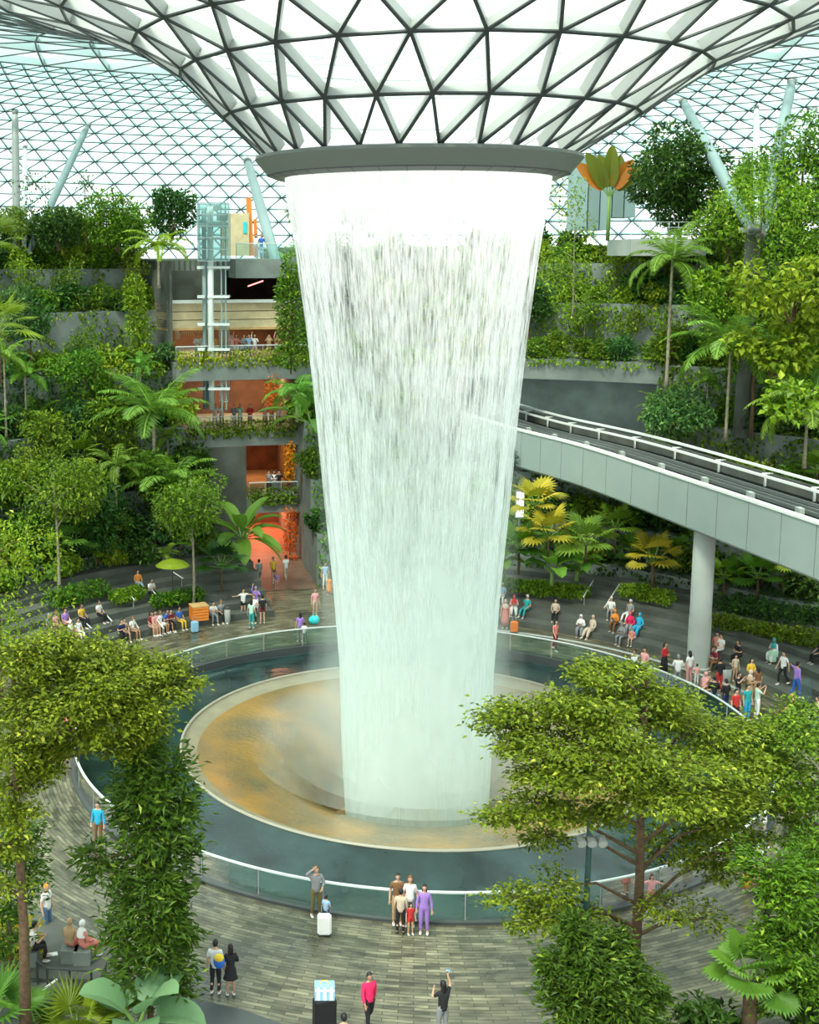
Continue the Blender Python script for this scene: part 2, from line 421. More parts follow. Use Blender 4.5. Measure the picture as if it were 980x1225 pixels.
# ------------------------------------------------------------------ floor
def floor_material():
    m, nt, N, L, b = nodes('slate_floor')
    tc = N.new('ShaderNodeTexCoord'); sp = N.new('ShaderNodeSeparateXYZ'); L.new(tc.outputs['Object'], sp.inputs[0])
    def ma(op, a, bb=None, v=None):
        n = N.new('ShaderNodeMath'); n.operation = op
        if hasattr(a, 'node'): L.new(a, n.inputs[0])
        else: n.inputs[0].default_value = a
        if bb is not None:
            if hasattr(bb, 'node'): L.new(bb, n.inputs[1])
            else: n.inputs[1].default_value = bb
        return n.outputs[0]
    x, y = sp.outputs['X'], sp.outputs['Y']
    ang = ma('MULTIPLY', ma('ARCTAN2', x, ma('MULTIPLY', y, -1)), 19.0)
    r = ma('SQRT', ma('ADD', ma('MULTIPLY', x, x), ma('MULTIPLY', y, y)))
    cb = N.new('ShaderNodeCombineXYZ'); L.new(ang, cb.inputs[0]); L.new(r, cb.inputs[1])
    bk = N.new('ShaderNodeTexBrick'); L.new(cb.outputs[0], bk.inputs['Vector'])
    bk.inputs['Scale'].default_value = 1; bk.inputs['Brick Width'].default_value = .85; bk.inputs['Row Height'].default_value = .155
    bk.inputs['Mortar Size'].default_value = .012; bk.inputs['Color1'].default_value = (.10, .10, .072, 1); bk.inputs['Color2'].default_value = (.25, .24, .175, 1)
    bk.inputs['Mortar'].default_value = (.05, .052, .043, 1); bk.inputs['Bias'].default_value = .0
    n = N.new('ShaderNodeTexNoise'); n.inputs['Scale'].default_value = .35; n.inputs['Detail'].default_value = 8; L.new(tc.outputs['Object'], n.inputs['Vector'])
    n2 = N.new('ShaderNodeTexNoise'); n2.inputs['Scale'].default_value = 2.2; n2.inputs['Detail'].default_value = 5; 
    mp = N.new('ShaderNodeMapping'); mp.inputs['Scale'].default_value = (.55, 1.9, 1); L.new(cb.outputs[0], mp.inputs[0]); L.new(mp.outputs[0], n2.inputs['Vector'])
    rp = N.new('ShaderNodeValToRGB'); rp.color_ramp.elements[0].color = (.42, .44, .40, 1); rp.color_ramp.elements[1].color = (1.25, 1.2, 1.05, 1)
    rp.color_ramp.elements[0].position = .3; rp.color_ramp.elements[1].position = .68
    L.new(n.outputs['Fac'], rp.inputs[0])
    mx = N.new('ShaderNodeMix'); mx.data_type = 'RGBA'; mx.blend_type = 'MULTIPLY'; mx.inputs[0].default_value = .75
    L.new(bk.outputs['Color'], mx.inputs[6]); L.new(rp.outputs[0], mx.inputs[7])
    rp2 = N.new('ShaderNodeValToRGB'); rp2.color_ramp.elements[0].color = (.55, .56, .55, 1); rp2.color_ramp.elements[1].color = (1.3, 1.3, 1.25, 1)
    rp2.color_ramp.elements[0].position = .35; rp2.color_ramp.elements[1].position = .65; L.new(n2.outputs['Fac'], rp2.inputs[0])
    mx2 = N.new('ShaderNodeMix'); mx2.data_type = 'RGBA'; mx2.blend_type = 'MULTIPLY'; mx2.inputs[0].default_value = 1
    L.new(mx.outputs[2], mx2.inputs[6]); L.new(rp2.outputs[0], mx2.inputs[7]); L.new(mx2.outputs[2], b.inputs['Base Color'])
    rr = N.new('ShaderNodeMapRange'); rr.inputs['From Min'].default_value = .35; rr.inputs['From Max'].default_value = .65
    rr.inputs['To Min'].default_value = .22; rr.inputs['To Max'].default_value = .5; L.new(n.outputs['Fac'], rr.inputs[0]); L.new(rr.outputs[0], b.inputs['Roughness'])
floor_material()
m = MB(); m.lathe([(14.93, 0), (60, 0)], 160); struct(bld(m, 'floor', ['slate_floor']))
# far side kerb line in the paving
m = MB(); m.lathe([(18.35, .004), (18.5, .012), (18.65, .004)], 120, math.radians(20), math.radians(85)); struct(bld(m, 'trim_1', ['concrete_pale']))

# ------------------------------------------------------------------ bowl, moat, balustrade
def bowl_material():
    m, nt, N, L, b = nodes('bowl')
    tc = N.new('ShaderNodeTexCoord'); n = N.new('ShaderNodeTexNoise'); n.inputs['Scale'].default_value = .35; n.inputs['Detail'].default_value = 7; n.inputs['Distortion'].default_value = .3
    L.new(tc.outputs['Object'], n.inputs['Vector'])
    r = N.new('ShaderNodeValToRGB'); e = r.color_ramp.elements
    e[0].position = .28; e[0].color = (.13, .12, .07, 1); e[1].position = .74; e[1].color = (.40, .22, .04, 1)
    k = e.new(.5); k.color = (.25, .165, .06, 1)
    L.new(n.outputs['Fac'], r.inputs[0]); L.new(r.outputs[0], b.inputs['Base Color'])
    b.inputs['Roughness'].default_value = .22; b.inputs['Coat Weight'].default_value = .6; b.inputs['Coat Roughness'].default_value = .12
    n3 = N.new('ShaderNodeTexNoise'); n3.inputs['Scale'].default_value = 5; L.new(tc.outputs['Object'], n3.inputs['Vector'])
    bp = N.new('ShaderNodeBump'); bp.inputs['Strength'].default_value = .25; bp.inputs['Distance'].default_value = .1; L.new(n3.outputs['Fac'], bp.inputs['Height']); L.new(bp.outputs[0], b.inputs['Normal'])
bowl_material()
mat('bowl_lip', (.26, .235, .15), .35, noise=.12, nscale=1.5)
mat('bowl_edge', (.36, .34, .26), .4)
def moat_material():
    m, nt, N, L, b = nodes('moat')
    tc = N.new('ShaderNodeTexCoord'); n = N.new('ShaderNodeTexNoise'); n.inputs['Scale'].default_value = .45; n.inputs['Detail'].default_value = 6; L.new(tc.outputs['Object'], n.inputs['Vector'])
    r = N.new('ShaderNodeValToRGB'); r.color_ramp.elements[0].position = .35; r.color_ramp.elements[0].color = (.006, .016, .015, 1); r.color_ramp.elements[1].position = .7; r.color_ramp.elements[1].color = (.026, .065, .062, 1)
    L.new(n.outputs['Fac'], r.inputs[0]); L.new(r.outputs[0], b.inputs['Base Color']); b.inputs['Roughness'].default_value = .16
    n3 = N.new('ShaderNodeTexNoise'); n3.inputs['Scale'].default_value = 1.6; n3.inputs['Detail'].default_value = 4; L.new(tc.outputs['Object'], n3.inputs['Vector'])
    bp = N.new('ShaderNodeBump'); bp.inputs['Strength'].default_value = .2; bp.inputs['Distance'].default_value = .12; L.new(n3.outputs['Fac'], bp.inputs['Height']); L.new(bp.outputs[0], b.inputs['Normal'])
moat_material()
t = thing('fountain_basin', 'round sunken fountain bowl under the waterfall with a dark glossy outer apron', 'fountain')
m = MB(); m.lathe([(9.55, -.06), (8.7, -.16), (7.6, -.36), (6.6, -.65), (5.6, -1.1), (4.7, -1.8), (4.1, -2.7), (3.8, -4)], 128); m.lathe([(3.8, -4), (.01, -4.2)], 64)
bld(m, 'bowl', ['bowl'], t, True)
m = MB(); m.lathe([(9.55, -.06), (10.0, .06), (10.18, .16), (10.23, .22)], 128); bld(m, 'lip', ['bowl_lip'], t, True)
m = MB(); m.lathe([(10.19, .20), (10.20, .27), (10.30, .27), (10.31, .16)], 128); bld(m, 'rim', ['bowl_edge'], t, True)
m = MB(); m.lathe([(10.29, .20), (11.5, -.02), (13.2, -.24), (14.55, -.34), (14.62, -.3), (14.62, .0)], 128); bld(m, 'apron', ['moat'], t, True)
m = MB(); m.lathe([(14.60, -.3), (14.60, .10), (14.96, .10), (14.96, 0)], 128); bld(m, 'kerb', ['kerb'], t)
t = thing('glass_balustrade', 'curved glass balustrade with a pale handrail around the fountain', 'railing')
NP = 40
pm = MB(); pm.sector(14.775, 14.795, .25, 360 / NP - .25, .08, 1.0, 4); pm = pm.mesh('panel', ['clear_glass'])
sm = MB(); sm.box((14.785, 0, .53), (.035, .03, 1.06)); sm = sm.mesh('post', ['steel_grey'])
for k in range(NP):
    link('panel', pm, t, None, 2 * PI * k / NP); link('post', sm, t, None, 2 * PI * k / NP)
m = MB(); m.lathe([(14.74, 1.03), (14.74, 1.08), (14.83, 1.08), (14.83, 1.03), (14.74, 1.03)], 160); bld(m, 'handrail', ['steel_white'], t)

# ------------------------------------------------------------------ waterfall
WX = .0
hw = [(205, 157.5), (230, 156), (300, 144), (400, 130), (500, 119), (600, 109.5), (700, 99), (800, 91), (900, 88.5), (1000, 85)]
prof = []
for y, h in hw:
    p = P(498 + h, y, 0); q = P(498 - h, y, 0); prof.append(((p.x - q.x) / 2, p.z, (p.x + q.x) / 2))
prof = [(5.42, 24.7, -.3)] + [a for a in prof if a[1] < 24.3] 
zz = np.linspace(24.7, -6.5, 60); pz = [a[1] for a in prof][::-1]; prr = [a[0] for a in prof][::-1]; pc = [a[2] for a in prof][::-1]
def wf_r(z): return float(np.interp(z, pz, prr)) * (1 - .006 * max(0, -z))
def wf_c(z): return float(np.interp(z, pz, pc))
def water_material(name, a_top, a_mid, a_bot, seed, streak):
    m, nt, N, L, b = nodes(name); N.remove(b)
    def ma(op, a, bb=None, cl=False):
        n = N.new('ShaderNodeMath'); n.operation = op; n.use_clamp = cl
        for i, q in enumerate((a, bb)):
            if q is None: continue
            if hasattr(q, 'node'): L.new(q, n.inputs[i])
            else: n.inputs[i].default_value = q
        return n.outputs[0]
    tc = N.new('ShaderNodeTexCoord'); sp = N.new('ShaderNodeSeparateXYZ'); L.new(tc.outputs['Object'], sp.inputs[0])
    z = sp.outputs['Z']
    r = ma('SQRT', ma('ADD', ma('MULTIPLY', sp.outputs['X'], sp.outputs['X']), ma('MULTIPLY', sp.outputs['Y'], sp.outputs['Y'])))
    def vec(s, zs, off):
        c = N.new('ShaderNodeCombineXYZ')
        L.new(ma('MULTIPLY', ma('DIVIDE', sp.outputs['X'], r), s), c.inputs[0]); L.new(ma('MULTIPLY', ma('DIVIDE', sp.outputs['Y'], r), s), c.inputs[1])
        L.new(ma('ADD', ma('MULTIPLY', z, zs), off), c.inputs[2]); return c.outputs[0]
    def noise(v, det=3, sc=1):
        n = N.new('ShaderNodeTexNoise'); n.inputs['Scale'].default_value = sc; n.inputs['Detail'].default_value = det; L.new(v, n.inputs['Vector']); return n.outputs['Fac']
    fine = noise(vec(62, 1.1, seed), 4)
    med = noise(vec(9, .22, seed * 2.1), 3)
    big = noise(vec(2.2, .12, seed * 3.3), 2)
    rp = N.new('ShaderNodeValToRGB'); e = rp.color_ramp.elements     # base density down the fall
    zn = ma('DIVIDE', ma('ADD', z, 4.0), 28.7, True); L.new(zn, rp.inputs[0])
    e[0].position = 0; e[0].color = (a_bot,) * 3 + (1,); e[1].position = 1; e[1].color = (.99,) * 3 + (1,)
    for p_, v_ in ((.985, .97), (.955, a_top + .30), (.90, a_top + .08), (.8, a_top), (.6, a_mid), (.3, (a_mid + a_bot) / 2)):
        k = e.new(p_); k.color = (v_,) * 3 + (1,)
    base = rp.outputs[0]
    rs = N.new('ShaderNodeValToRGB'); e = rs.color_ramp.elements; L.new(zn, rs.inputs[0])   # streak strength
    e[0].position = 0; e[0].color = (.12,) * 3 + (1,); e[1].position = 1; e[1].color = (0,) * 3 + (1,)
    for p_, v_ in ((.985, .1), (.94, .95), (.88, 1.0), (.6, .75), (.35, .38)):
        k = e.new(p_); k.color = (v_,) * 3 + (1,)
    comb = ma('ADD', ma('MULTIPLY', ma('SUBTRACT', fine, .5), streak), ma('ADD', ma('MULTIPLY', ma('SUBTRACT', med, .5), streak * .55), ma('MULTIPLY', ma('SUBTRACT', big, .5), .45)))
    a = ma('ADD', base, ma('MULTIPLY', comb, rs.outputs[0]), True)
    a = ma('MINIMUM', ma('MAXIMUM', a, .02), .995)
    geo = N.new('ShaderNodeNewGeometry'); dp = N.new('ShaderNodeVectorMath'); dp.operation = 'DOT_PRODUCT'
    L.new(geo.outputs['Normal'], dp.inputs[0]); L.new(geo.outputs['Incoming'], dp.inputs[1])
    cs = ma('MAXIMUM', ma('ABSOLUTE', dp.outputs['Value']), .30)
    ae = ma('SUBTRACT', 1.0, ma('POWER', ma('SUBTRACT', 1.0, a), ma('DIVIDE', 1.0, cs)))
    d = N.new('ShaderNodeBsdfDiffuse'); tl = N.new('ShaderNodeBsdfTranslucent'); mx = N.new('ShaderNodeMixShader'); mx.inputs[0].default_value = .5
    rc = N.new('ShaderNodeValToRGB'); e = rc.color_ramp.elements; L.new(zn, rc.inputs[0])
    e[0].color = (.83, .95, .91, 1); e[1].color = (.99, .97, .97, 1); k = e.new(.55); k.color = (.90, .965, .94, 1)
    L.new(rc.outputs[0], d.inputs[0]); L.new(rc.outputs[0], tl.inputs[0]); L.new(d.outputs[0], mx.inputs[1]); L.new(tl.outputs[0], mx.inputs[2])
    tr = N.new('ShaderNodeBsdfTransparent'); m2 = N.new('ShaderNodeMixShader'); L.new(ae, m2.inputs[0]); L.new(tr.outputs[0], m2.inputs[1]); L.new(mx.outputs[0], m2.inputs[2])
    L.new(m2.outputs[0], N['Material Output'].inputs['Surface'])
    return m
water_material('water_outer', .18, .21, .46, 3.0, 1.9)
water_material('water_inner', .14, .18, .44, 11.0, 1.9)
t = thing('waterfall', 'huge round waterfall falling from the steel ring into the bowl', 'waterfall')
for nm, k, mm in (('outer_sheet', 1.0, 'water_outer'), ('inner_sheet', .93, 'water_inner')):
    n = 160; V = []; Fc = []
    rw = [1 + .0 * random.random() for _ in range(n)]
    for z in zz:
        for j in range(n):
            a = 2 * PI * j / n; w_ = 1 + .006 * math.sin(a * 23) * (1 if k == 1 else -1); V.append((wf_c(z) + wf_r(z) * k * w_ * math.cos(a), wf_r(z) * k * w_ * math.sin(a), z))
    for i in range(len(zz) - 1):
        for j in range(n): Fc.append((i*n + j, i*n + (j+1) % n, (i+1)*n + (j+1) % n, (i+1)*n + j))
    link(nm, mesh_from(nm, V, Fc, mm, smooth=True), t)
def veil_material(name, amax, seed, z0, z1, sc=1.0):
    """thin fog layer: density fades upward and breaks up with noise"""
    m, nt, N, L, b = nodes(name); N.remove(b)
    def ma(op, a, bb=None, cl=False):
        n = N.new('ShaderNodeMath'); n.operation = op; n.use_clamp = cl
        for i, q in enumerate((a, bb)):
            if q is None: continue
            if hasattr(q, 'node'): L.new(q, n.inputs[i])
            else: n.inputs[i].default_value = q
        return n.outputs[0]
    tc = N.new('ShaderNodeTexCoord'); sp = N.new('ShaderNodeSeparateXYZ'); L.new(tc.outputs['Object'], sp.inputs[0])
    mp = N.new('ShaderNodeMapping'); mp.inputs['Scale'].default_value = (.32 * sc, .32 * sc, .16 * sc); mp.inputs['Location'].default_value = (seed, 0, seed); L.new(tc.outputs['Object'], mp.inputs[0])
    n = N.new('ShaderNodeTexNoise'); n.inputs['Scale'].default_value = 1; n.inputs['Detail'].default_value = 3; L.new(mp.outputs[0], n.inputs['Vector'])
    mr = N.new('ShaderNodeMapRange'); mr.interpolation_type = 'SMOOTHSTEP'; mr.inputs['From Min'].default_value = z1; mr.inputs['From Max'].default_value = z0; mr.inputs['To Max'].default_value = amax
    L.new(sp.outputs['Z'], mr.inputs[0])
    nn = N.new('ShaderNodeMapRange'); nn.inputs['From Min'].default_value = .3; nn.inputs['From Max'].default_value = .7; nn.inputs['To Min'].default_value = .35; nn.inputs['To Max'].default_value = 1.3; L.new(n.outputs['Fac'], nn.inputs[0])
    a = ma('MULTIPLY', mr.outputs[0], nn.outputs[0], True)
    geo = N.new('ShaderNodeNewGeometry'); dp = N.new('ShaderNodeVectorMath'); dp.operation = 'DOT_PRODUCT'
    L.new(geo.outputs['Normal'], dp.inputs[0]); L.new(geo.outputs['Incoming'], dp.inputs[1])
    cs = ma('ABSOLUTE', dp.outputs['Value'])      # soft-edged layer: fades out towards its silhouette
    a = ma('MULTIPLY', a, ma('POWER', cs, 1.3))
    d = N.new('ShaderNodeBsdfDiffuse'); tl = N.new('ShaderNodeBsdfTranslucent'); mx = N.new('ShaderNodeMixShader'); mx.inputs[0].default_value = .5
    for q in (d, tl): q.inputs[0].default_value = (.88, .97, .94, 1)
    L.new(d.outputs[0], mx.inputs[1]); L.new(tl.outputs[0], mx.inputs[2])
    tr = N.new('ShaderNodeBsdfTransparent'); m2 = N.new('ShaderNodeMixShader'); L.new(a, m2.inputs[0]); L.new(tr.outputs[0], m2.inputs[1]); L.new(mx.outputs[0], m2.inputs[2])
    L.new(m2.outputs[0], N['Material Output'].inputs['Surface'])
mm_ = MB()
for i, (k0, kb, am, z0, z1) in enumerate([(1.04, .9, .34, 4, 20), (1.10, 2.2, .30, 1, 12), (1.18, 4.0, .24, -.5, 7)]):
    veil_material('veil_%d' % i, am, i * 3.7, z0, z1)
    mm_.lathe([(wf_r(z) * k0 + kb * max(0, 1 - (z + 1) / (z1 + 1)) ** 1.6, z) for z in np.linspace(z1, -.1 if kb > 2.5 else -.35, 24)], 96, mi=i)
tag(bld(mm_, 'mist', ['veil_0', 'veil_1', 'veil_2'], None, True), 'pale drifting mist around the foot of the waterfall', 'mist', kind='stuff')
# ------------------------------------------------------------------ terraces
def steps(name, rows, a0, a1, matn, n=40):
    """rows: (r0, r1, z) one structure object per row"""
    for r0, r1, z in rows:
        m = MB(); m.sector(r0, r1, a0, a1, -.02, z, n); struct(bld(m, name, [matn]))
LT = [(27.2, 30, 3.4), (30, 33, 6.5), (33, 36, 10), (36, 39.5, 13.5), (39.5, 43, 17.5), (43, 46, 20.4), (46, 60, 21.6)]
RT = [(26.2, 28, 2.6), (28, 31, 4.6), (31, 34, 7.2), (34, 36, 10.5), (36, 40, 14.2), (40, 44, 18), (44, 47, 20.8), (47, 60, 21.8)]
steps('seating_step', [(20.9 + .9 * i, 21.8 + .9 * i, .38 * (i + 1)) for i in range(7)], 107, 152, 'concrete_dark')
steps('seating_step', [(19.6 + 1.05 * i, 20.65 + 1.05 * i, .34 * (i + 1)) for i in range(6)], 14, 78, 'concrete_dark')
steps('terrace_wall', LT, 111.5, 156, 'concrete')
steps('terrace_wall', LT, 84, 97, 'concrete')
steps('terrace_wall', RT, 12, 57.5, 'concrete')
steps('terrace_wall', [(a, b, min(z, 7.2)) for a, b, z in RT[:3]], 57.5, 84, 'concrete')
steps('terrace_wall', RT[4:], 80, 84, 'concrete')
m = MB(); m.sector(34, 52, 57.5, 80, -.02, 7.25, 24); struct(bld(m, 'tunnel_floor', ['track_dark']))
m = MB(); m.sector(36, 40, 57.5, 80.0, 12.9, 14.3, 24); m.sector(40, 44, 57.5, 80, 12.9, 18, 24); m.sector(44, 47, 57.5, 80, 12.9, 20.8, 24); m.sector(47, 60, 57.5, 80, 12.9, 21.8, 24); struct(bld(m, 'tunnel_ceiling', ['concrete']))
m = MB(); m.sector(48, 49, 57.5, 80, 7.2, 13, 24); struct(bld(m, 'tunnel_wall', ['concrete']))
# top balcony on the right
def zat(y, Y=36): return P(258, y, Y).z
bal = thing('balcony', 'grey concrete balcony with a thin railing under the dark tree at upper right', 'balcony', P(800, 300, 33))
b0 = P(752, 305, 33); b1 = P(842, 302, 33); bz0, bz1 = P(800, 306, 33).z, P(800, 286, 33).z
m = MB(); m.box(((b1.x - b0.x) / 2 - (bal.location.x - b0.x), 2.5, (bz0 + bz1) / 2 - bal.location.z), (b1.x - b0.x, 6, bz1 - bz0)); bld(m, 'slab', ['concrete_pale'], bal)
m = MB(); wd = b1.x - b0.x; zt = bz1 - bal.location.z; xo = b0.x - bal.location.x
for i in range(9): m.beam((xo + wd * i / 8, -.4, zt), (xo + wd * i / 8, -.4, zt + 1.1), .04, .04, (0, 1, 0))
for h in (.4, .75, 1.1): m.beam((xo, -.4, zt + h), (xo + wd, -.4, zt + h), .04, .04)
bld(m, 'railing', ['steel_white'], bal)
# pale glazed panel block behind the traveller's palm
pb = thing('panelled_kiosk', 'pale blue-green panelled block behind the fan shaped banana palm', 'building', P(712, 275, 40))
c0 = P(688, 275, 40); c1 = P(760, 275, 40); zt = P(700, 185, 40).z
for i in range(5):
    m = MB(); x0 = c0.x + (c1.x - c0.x) * i / 5; w_ = (c1.x - c0.x) / 5
    m.box((x0 + w_ / 2 - pb.location.x, 1.5, (zt - c0.z) / 2), (w_ - .09, 3, zt - c0.z + (.0 if i < 3 else -1.8))); bld(m, 'panel', ['steel_teal' if i % 2 else 'panel_teal'], pb)

# ------------------------------------------------------------------ mall floors on the left, behind the lift
mat('shop_wall', (.09, .05, .035), .7, noise=.4, nscale=.9)
mat('path_red', (.20, .13, .095), .5, noise=.2, nscale=1.2)
levels = [(3.4, 4.35), (8.05, 9.0), (12.9, 14.1)]
A0, A1 = 97, 111.5
def lamp(name, loc, e, col, size=1.5, rot=(0, 0, 0)):
    l = bpy.data.objects.new(name, bpy.data.lights.new(name, 'AREA')); COL.objects.link(l); l.location = loc; l.data.energy = e; l.data.color = col; l.data.size = size; l.rotation_euler = rot; return l
m = MB(); m.sector(47, 47.6, A0, A1, 0, 19.7, 12); struct(bld(m, 'wall_back', ['shop_wall']))
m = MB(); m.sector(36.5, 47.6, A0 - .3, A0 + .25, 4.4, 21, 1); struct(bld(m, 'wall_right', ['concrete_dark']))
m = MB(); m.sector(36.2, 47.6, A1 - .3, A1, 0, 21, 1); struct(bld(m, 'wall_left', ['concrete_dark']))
m = MB(); m.sector(35.2, 47, 97.0, 103, 3.3, 4.35, 12); struct(bld(m, 'floor_1', ['concrete']))
m = MB(); m.sector(36.2, 47, A0, 109.5, 8.0, 9.0, 12); struct(bld(m, 'floor_2', ['concrete']))
m = MB(); m.sector(34.8, 47, A0 - 1.2, A1, 12.85, 14.1, 12); struct(bld(m, 'floor_3', ['concrete']))
m = MB(); m.sector(36, 47, 103, A1, 0, 8.0, 12); struct(bld(m, 'wall_1', ['concrete_dark']))
# timber band, dark wall, top deck
m = MB()
for i in range(3): m.sector(36.9 + .12 * i, 40, A0, A1, 16.35 + i * .58, 16.35 + (i + 1) * .58 - .05, 12)
struct(bld(m, 'timber_fascia', ['wood_pale']))
m = MB(); m.sector(36.7, 37, A0, A1, 18.08, 18.3, 12); struct(bld(m, 'trim_2', ['beam_white']))
m = MB(); m.sector(38, 38.6, 104.5, A1, 18.1, 21.0, 12); struct(bld(m, 'wall_upper', ['concrete_dark']))
m = MB(); m.sector(35.8, 60, A0, 104.2, 19.8, 21.1, 12); m.sector(38, 60, 104.2, A1, 20.3, 21.1, 12); struct(bld(m, 'top_deck', ['concrete']))
m = MB(); m.sector(36.8, 47, A0, A1, 16.2, 16.34, 12); struct(bld(m, 'ceiling_3', ['wood']))
m = MB(); m.sector(26.5, 47, 97.2, 104.5, .003, .02, 20); struct(bld(m, 'path', ['path_red']))
for a, r, z, e, c in ((99, 44, 3.1, 520, (1, .25, .12)), (102, 41, 3.1, 260, (1, .3, .15)), (100, 43, 7.7, 260, (1, .28, .08)), (99, 44, 12.6, 380, (1, .5, .22)), (104, 44, 12.6, 300, (1, .62, .35)), (109, 43, 16.1, 260, (1, .55, .2)), (101, 43, 16.1, 260, (1, .5, .2)), (105, 43, 16.1, 300, (1, .6, .3)), (66, 43, 12.7, 260, (.8, 1, .95)), (74, 43, 12.7, 160, (.8, 1, .95))):  # mall ceiling lamps; the last two are fill lights added to brighten the tunnel
    a = math.radians(a); lamp('ceiling_and_fill_lamp', (r * math.cos(a), r * math.sin(a), z), e, c, 2.0)
# glass railings along floor edges
def rail_arc(lab, r, a0, a1, z, h=1.05, gl_='clear_glass'):
    t = thing('glass_railing', lab, 'railing', (0, 0, 0), group=None); t.location = (0, 0, z)
    m = MB(); m.sector(r, r + .03, a0, a1, 0, h, 16); bld(m, 'glass_panel', [gl_], t)
    m = MB(); m.sector(r - .03, r + .06, a0, a1, h, h + .06, 16); bld(m, 'handrail', ['steel_white'], t)
    n = max(3, int((a1 - a0) * math.pi / 180 * r / 1.5))
    for i in range(n + 1):
        m = MB(); a = math.radians(a0 + (a1 - a0) * i / n); m.box(((r + .0) * math.cos(a), (r) * math.sin(a), h / 2), (.05, .05, h), a)
        bld(m, 'post', ['steel_teal'], t)
rail_arc('glass railing with people behind it on the lowest mall floor beside the orange glow', 35.6, 97.2, 102.8, 4.35)
rail_arc('glass railing along the middle mall floor behind trailing leaves', 36.7, A0 + .3, 109.3, 9.0)
rail_arc('glass railing along the third mall floor under the timber band', 35.5, A0 - .8, A1 - .3, 14.1)
rail_arc('glass railing on the top deck beside the lift tower', 36.1, A0 + .2, 104, 21.1)

# shop furniture seen behind the railings
def ptA(px, py, Y): return P(px, py, Y)
t = thing('banner', 'white hanging banner at the left end of the third mall floor', 'banner', ptA(196, 395, 38.5), group=None)
m = MB(); m.add([(-.45, 0, .95), (.15, 0, 1.0), (.5, .05, -.95), (-.15, .05, -.9)], [(0, 1, 2, 3)]); m.add([(-.45, .03, .95), (.15, .03, 1.0), (.5, .08, -.95), (-.15, .08, -.9)], [(3, 2, 1, 0)]); bld(m, 'cloth', ['white'], t)
m = MB(); m.tube([(-.5, .01, .97), (.2, .01, 1.03)], .03); bld(m, 'pole', ['steel_grey'], t)
t = thing('banner', 'narrow white hanging banner, right one of the pair under the timber band', 'banner', ptA(211, 394, 38.5))
m = MB(); m.add([(-.25, 0, .75), (.05, 0, .8), (.3, .05, -.75), (.0, .05, -.7)], [(0, 1, 2, 3)]); m.add([(-.25, .03, .75), (.05, .03, .8), (.3, .08, -.75), (0, .08, -.7)], [(3, 2, 1, 0)]); bld(m, 'cloth', ['white'], t)
m = MB(); m.tube([(-.3, .01, .77), (.1, .01, .83)], .03); bld(m, 'pole', ['steel_grey'], t)
t = thing('bunting', 'string of small pale yellow flags under the timber band left of the lift', 'bunting', ptA(232, 393, 38.6))
pts = [Vector((-.95 + 1.9 * i / 12, 0, -.25 + .42 * i / 12 - .15 * math.sin(i / 12 * PI))) for i in range(13)]
m = MB(); m.tube(pts, .015, 5); bld(m, 'cord', ['white'], t)
for i in range(12):
    m = MB(); p = pts[i] + Vector((.08, 0, -.01)); m.add([p + Vector((-.07, 0, 0)), p + Vector((.07, 0, 0)), p + Vector((.05, .01, -.26)), p + Vector((-.05, .01, -.26))], [(0, 1, 2, 3)]); bld(m, 'flag', ['wood_pale'], t)
t = thing('sign_board', 'upright blue and white sign beside the lift on the middle mall floor', 'sign', ptA(247, 466, 37.2))
m = MB(); m.box((0, 0, 0), (.42, .12, 1.5)); bld(m, 'panel', ['blue'], t)
m = MB(); m.box((0, -.07, .55), (.3, .02, .22)); m.box((0, -.07, .1), (.14, .02, .14)); bld(m, 'white_mark', ['white'], t)
m = MB(); m.box((0, 0, -.95), (.5, .2, .4)); bld(m, 'base', ['steel_grey'], t)
t = thing('playground_structure', 'orange and beige upright boards on the top deck right of the lift', 'sculpture', ptA(295, 306, 38.5))
m = MB(); m.box((-.75, 0, 1.5), (1.9, .3, 3.0)); bld(m, 'beige_board', ['wood_pale'], t)
m = MB(); m.box((-1.75, -.05, 1.4), (.22, .35, 2.8)); bld(m, 'orange_edge', ['orange'], t)
m = MB(); m.beam((.35, 0, 0), (.15, 0, 4.1), .38, .3, (0, 1, 0)); m.beam((.72, .1, 0), (.62, .1, 2.6), .25, .3, (0, 1, 0)); bld(m, 'orange_fin', ['orange'], t)
m = MB(); m.box((-.1, -.2, 2.0), (.25, .05, .8)); bld(m, 'turquoise_panel', ['turquoise'], t)
t = thing('light_bar', 'slanting pink glowing light bar under the top deck', 'lamp', ptA(306, 340, 38.5))
mat('pink_glow', (1, .25, .22), .5, emit=3.0); m = MB(); m.beam((-.55, 0, -.18), (.55, .2, .2), .12, .08); bld(m, 'tube', ['pink_glow'], t)
t = thing('vent_grille', 'small dark square opening in the middle floor edge', 'vent', ptA(274, 523, 35.75))
m = MB(); m.box((0, 0, 0), (1.1, .1, .7)); bld(m, 'opening', ['brown_dark'], t)
m = MB()
for s in (-1, 1): m.box((s * .58, -.03, 0), (.06, .1, .82)); m.box((0, -.03, s * .38), (1.2, .1, .06))
bld(m, 'frame', ['steel_teal'], t)

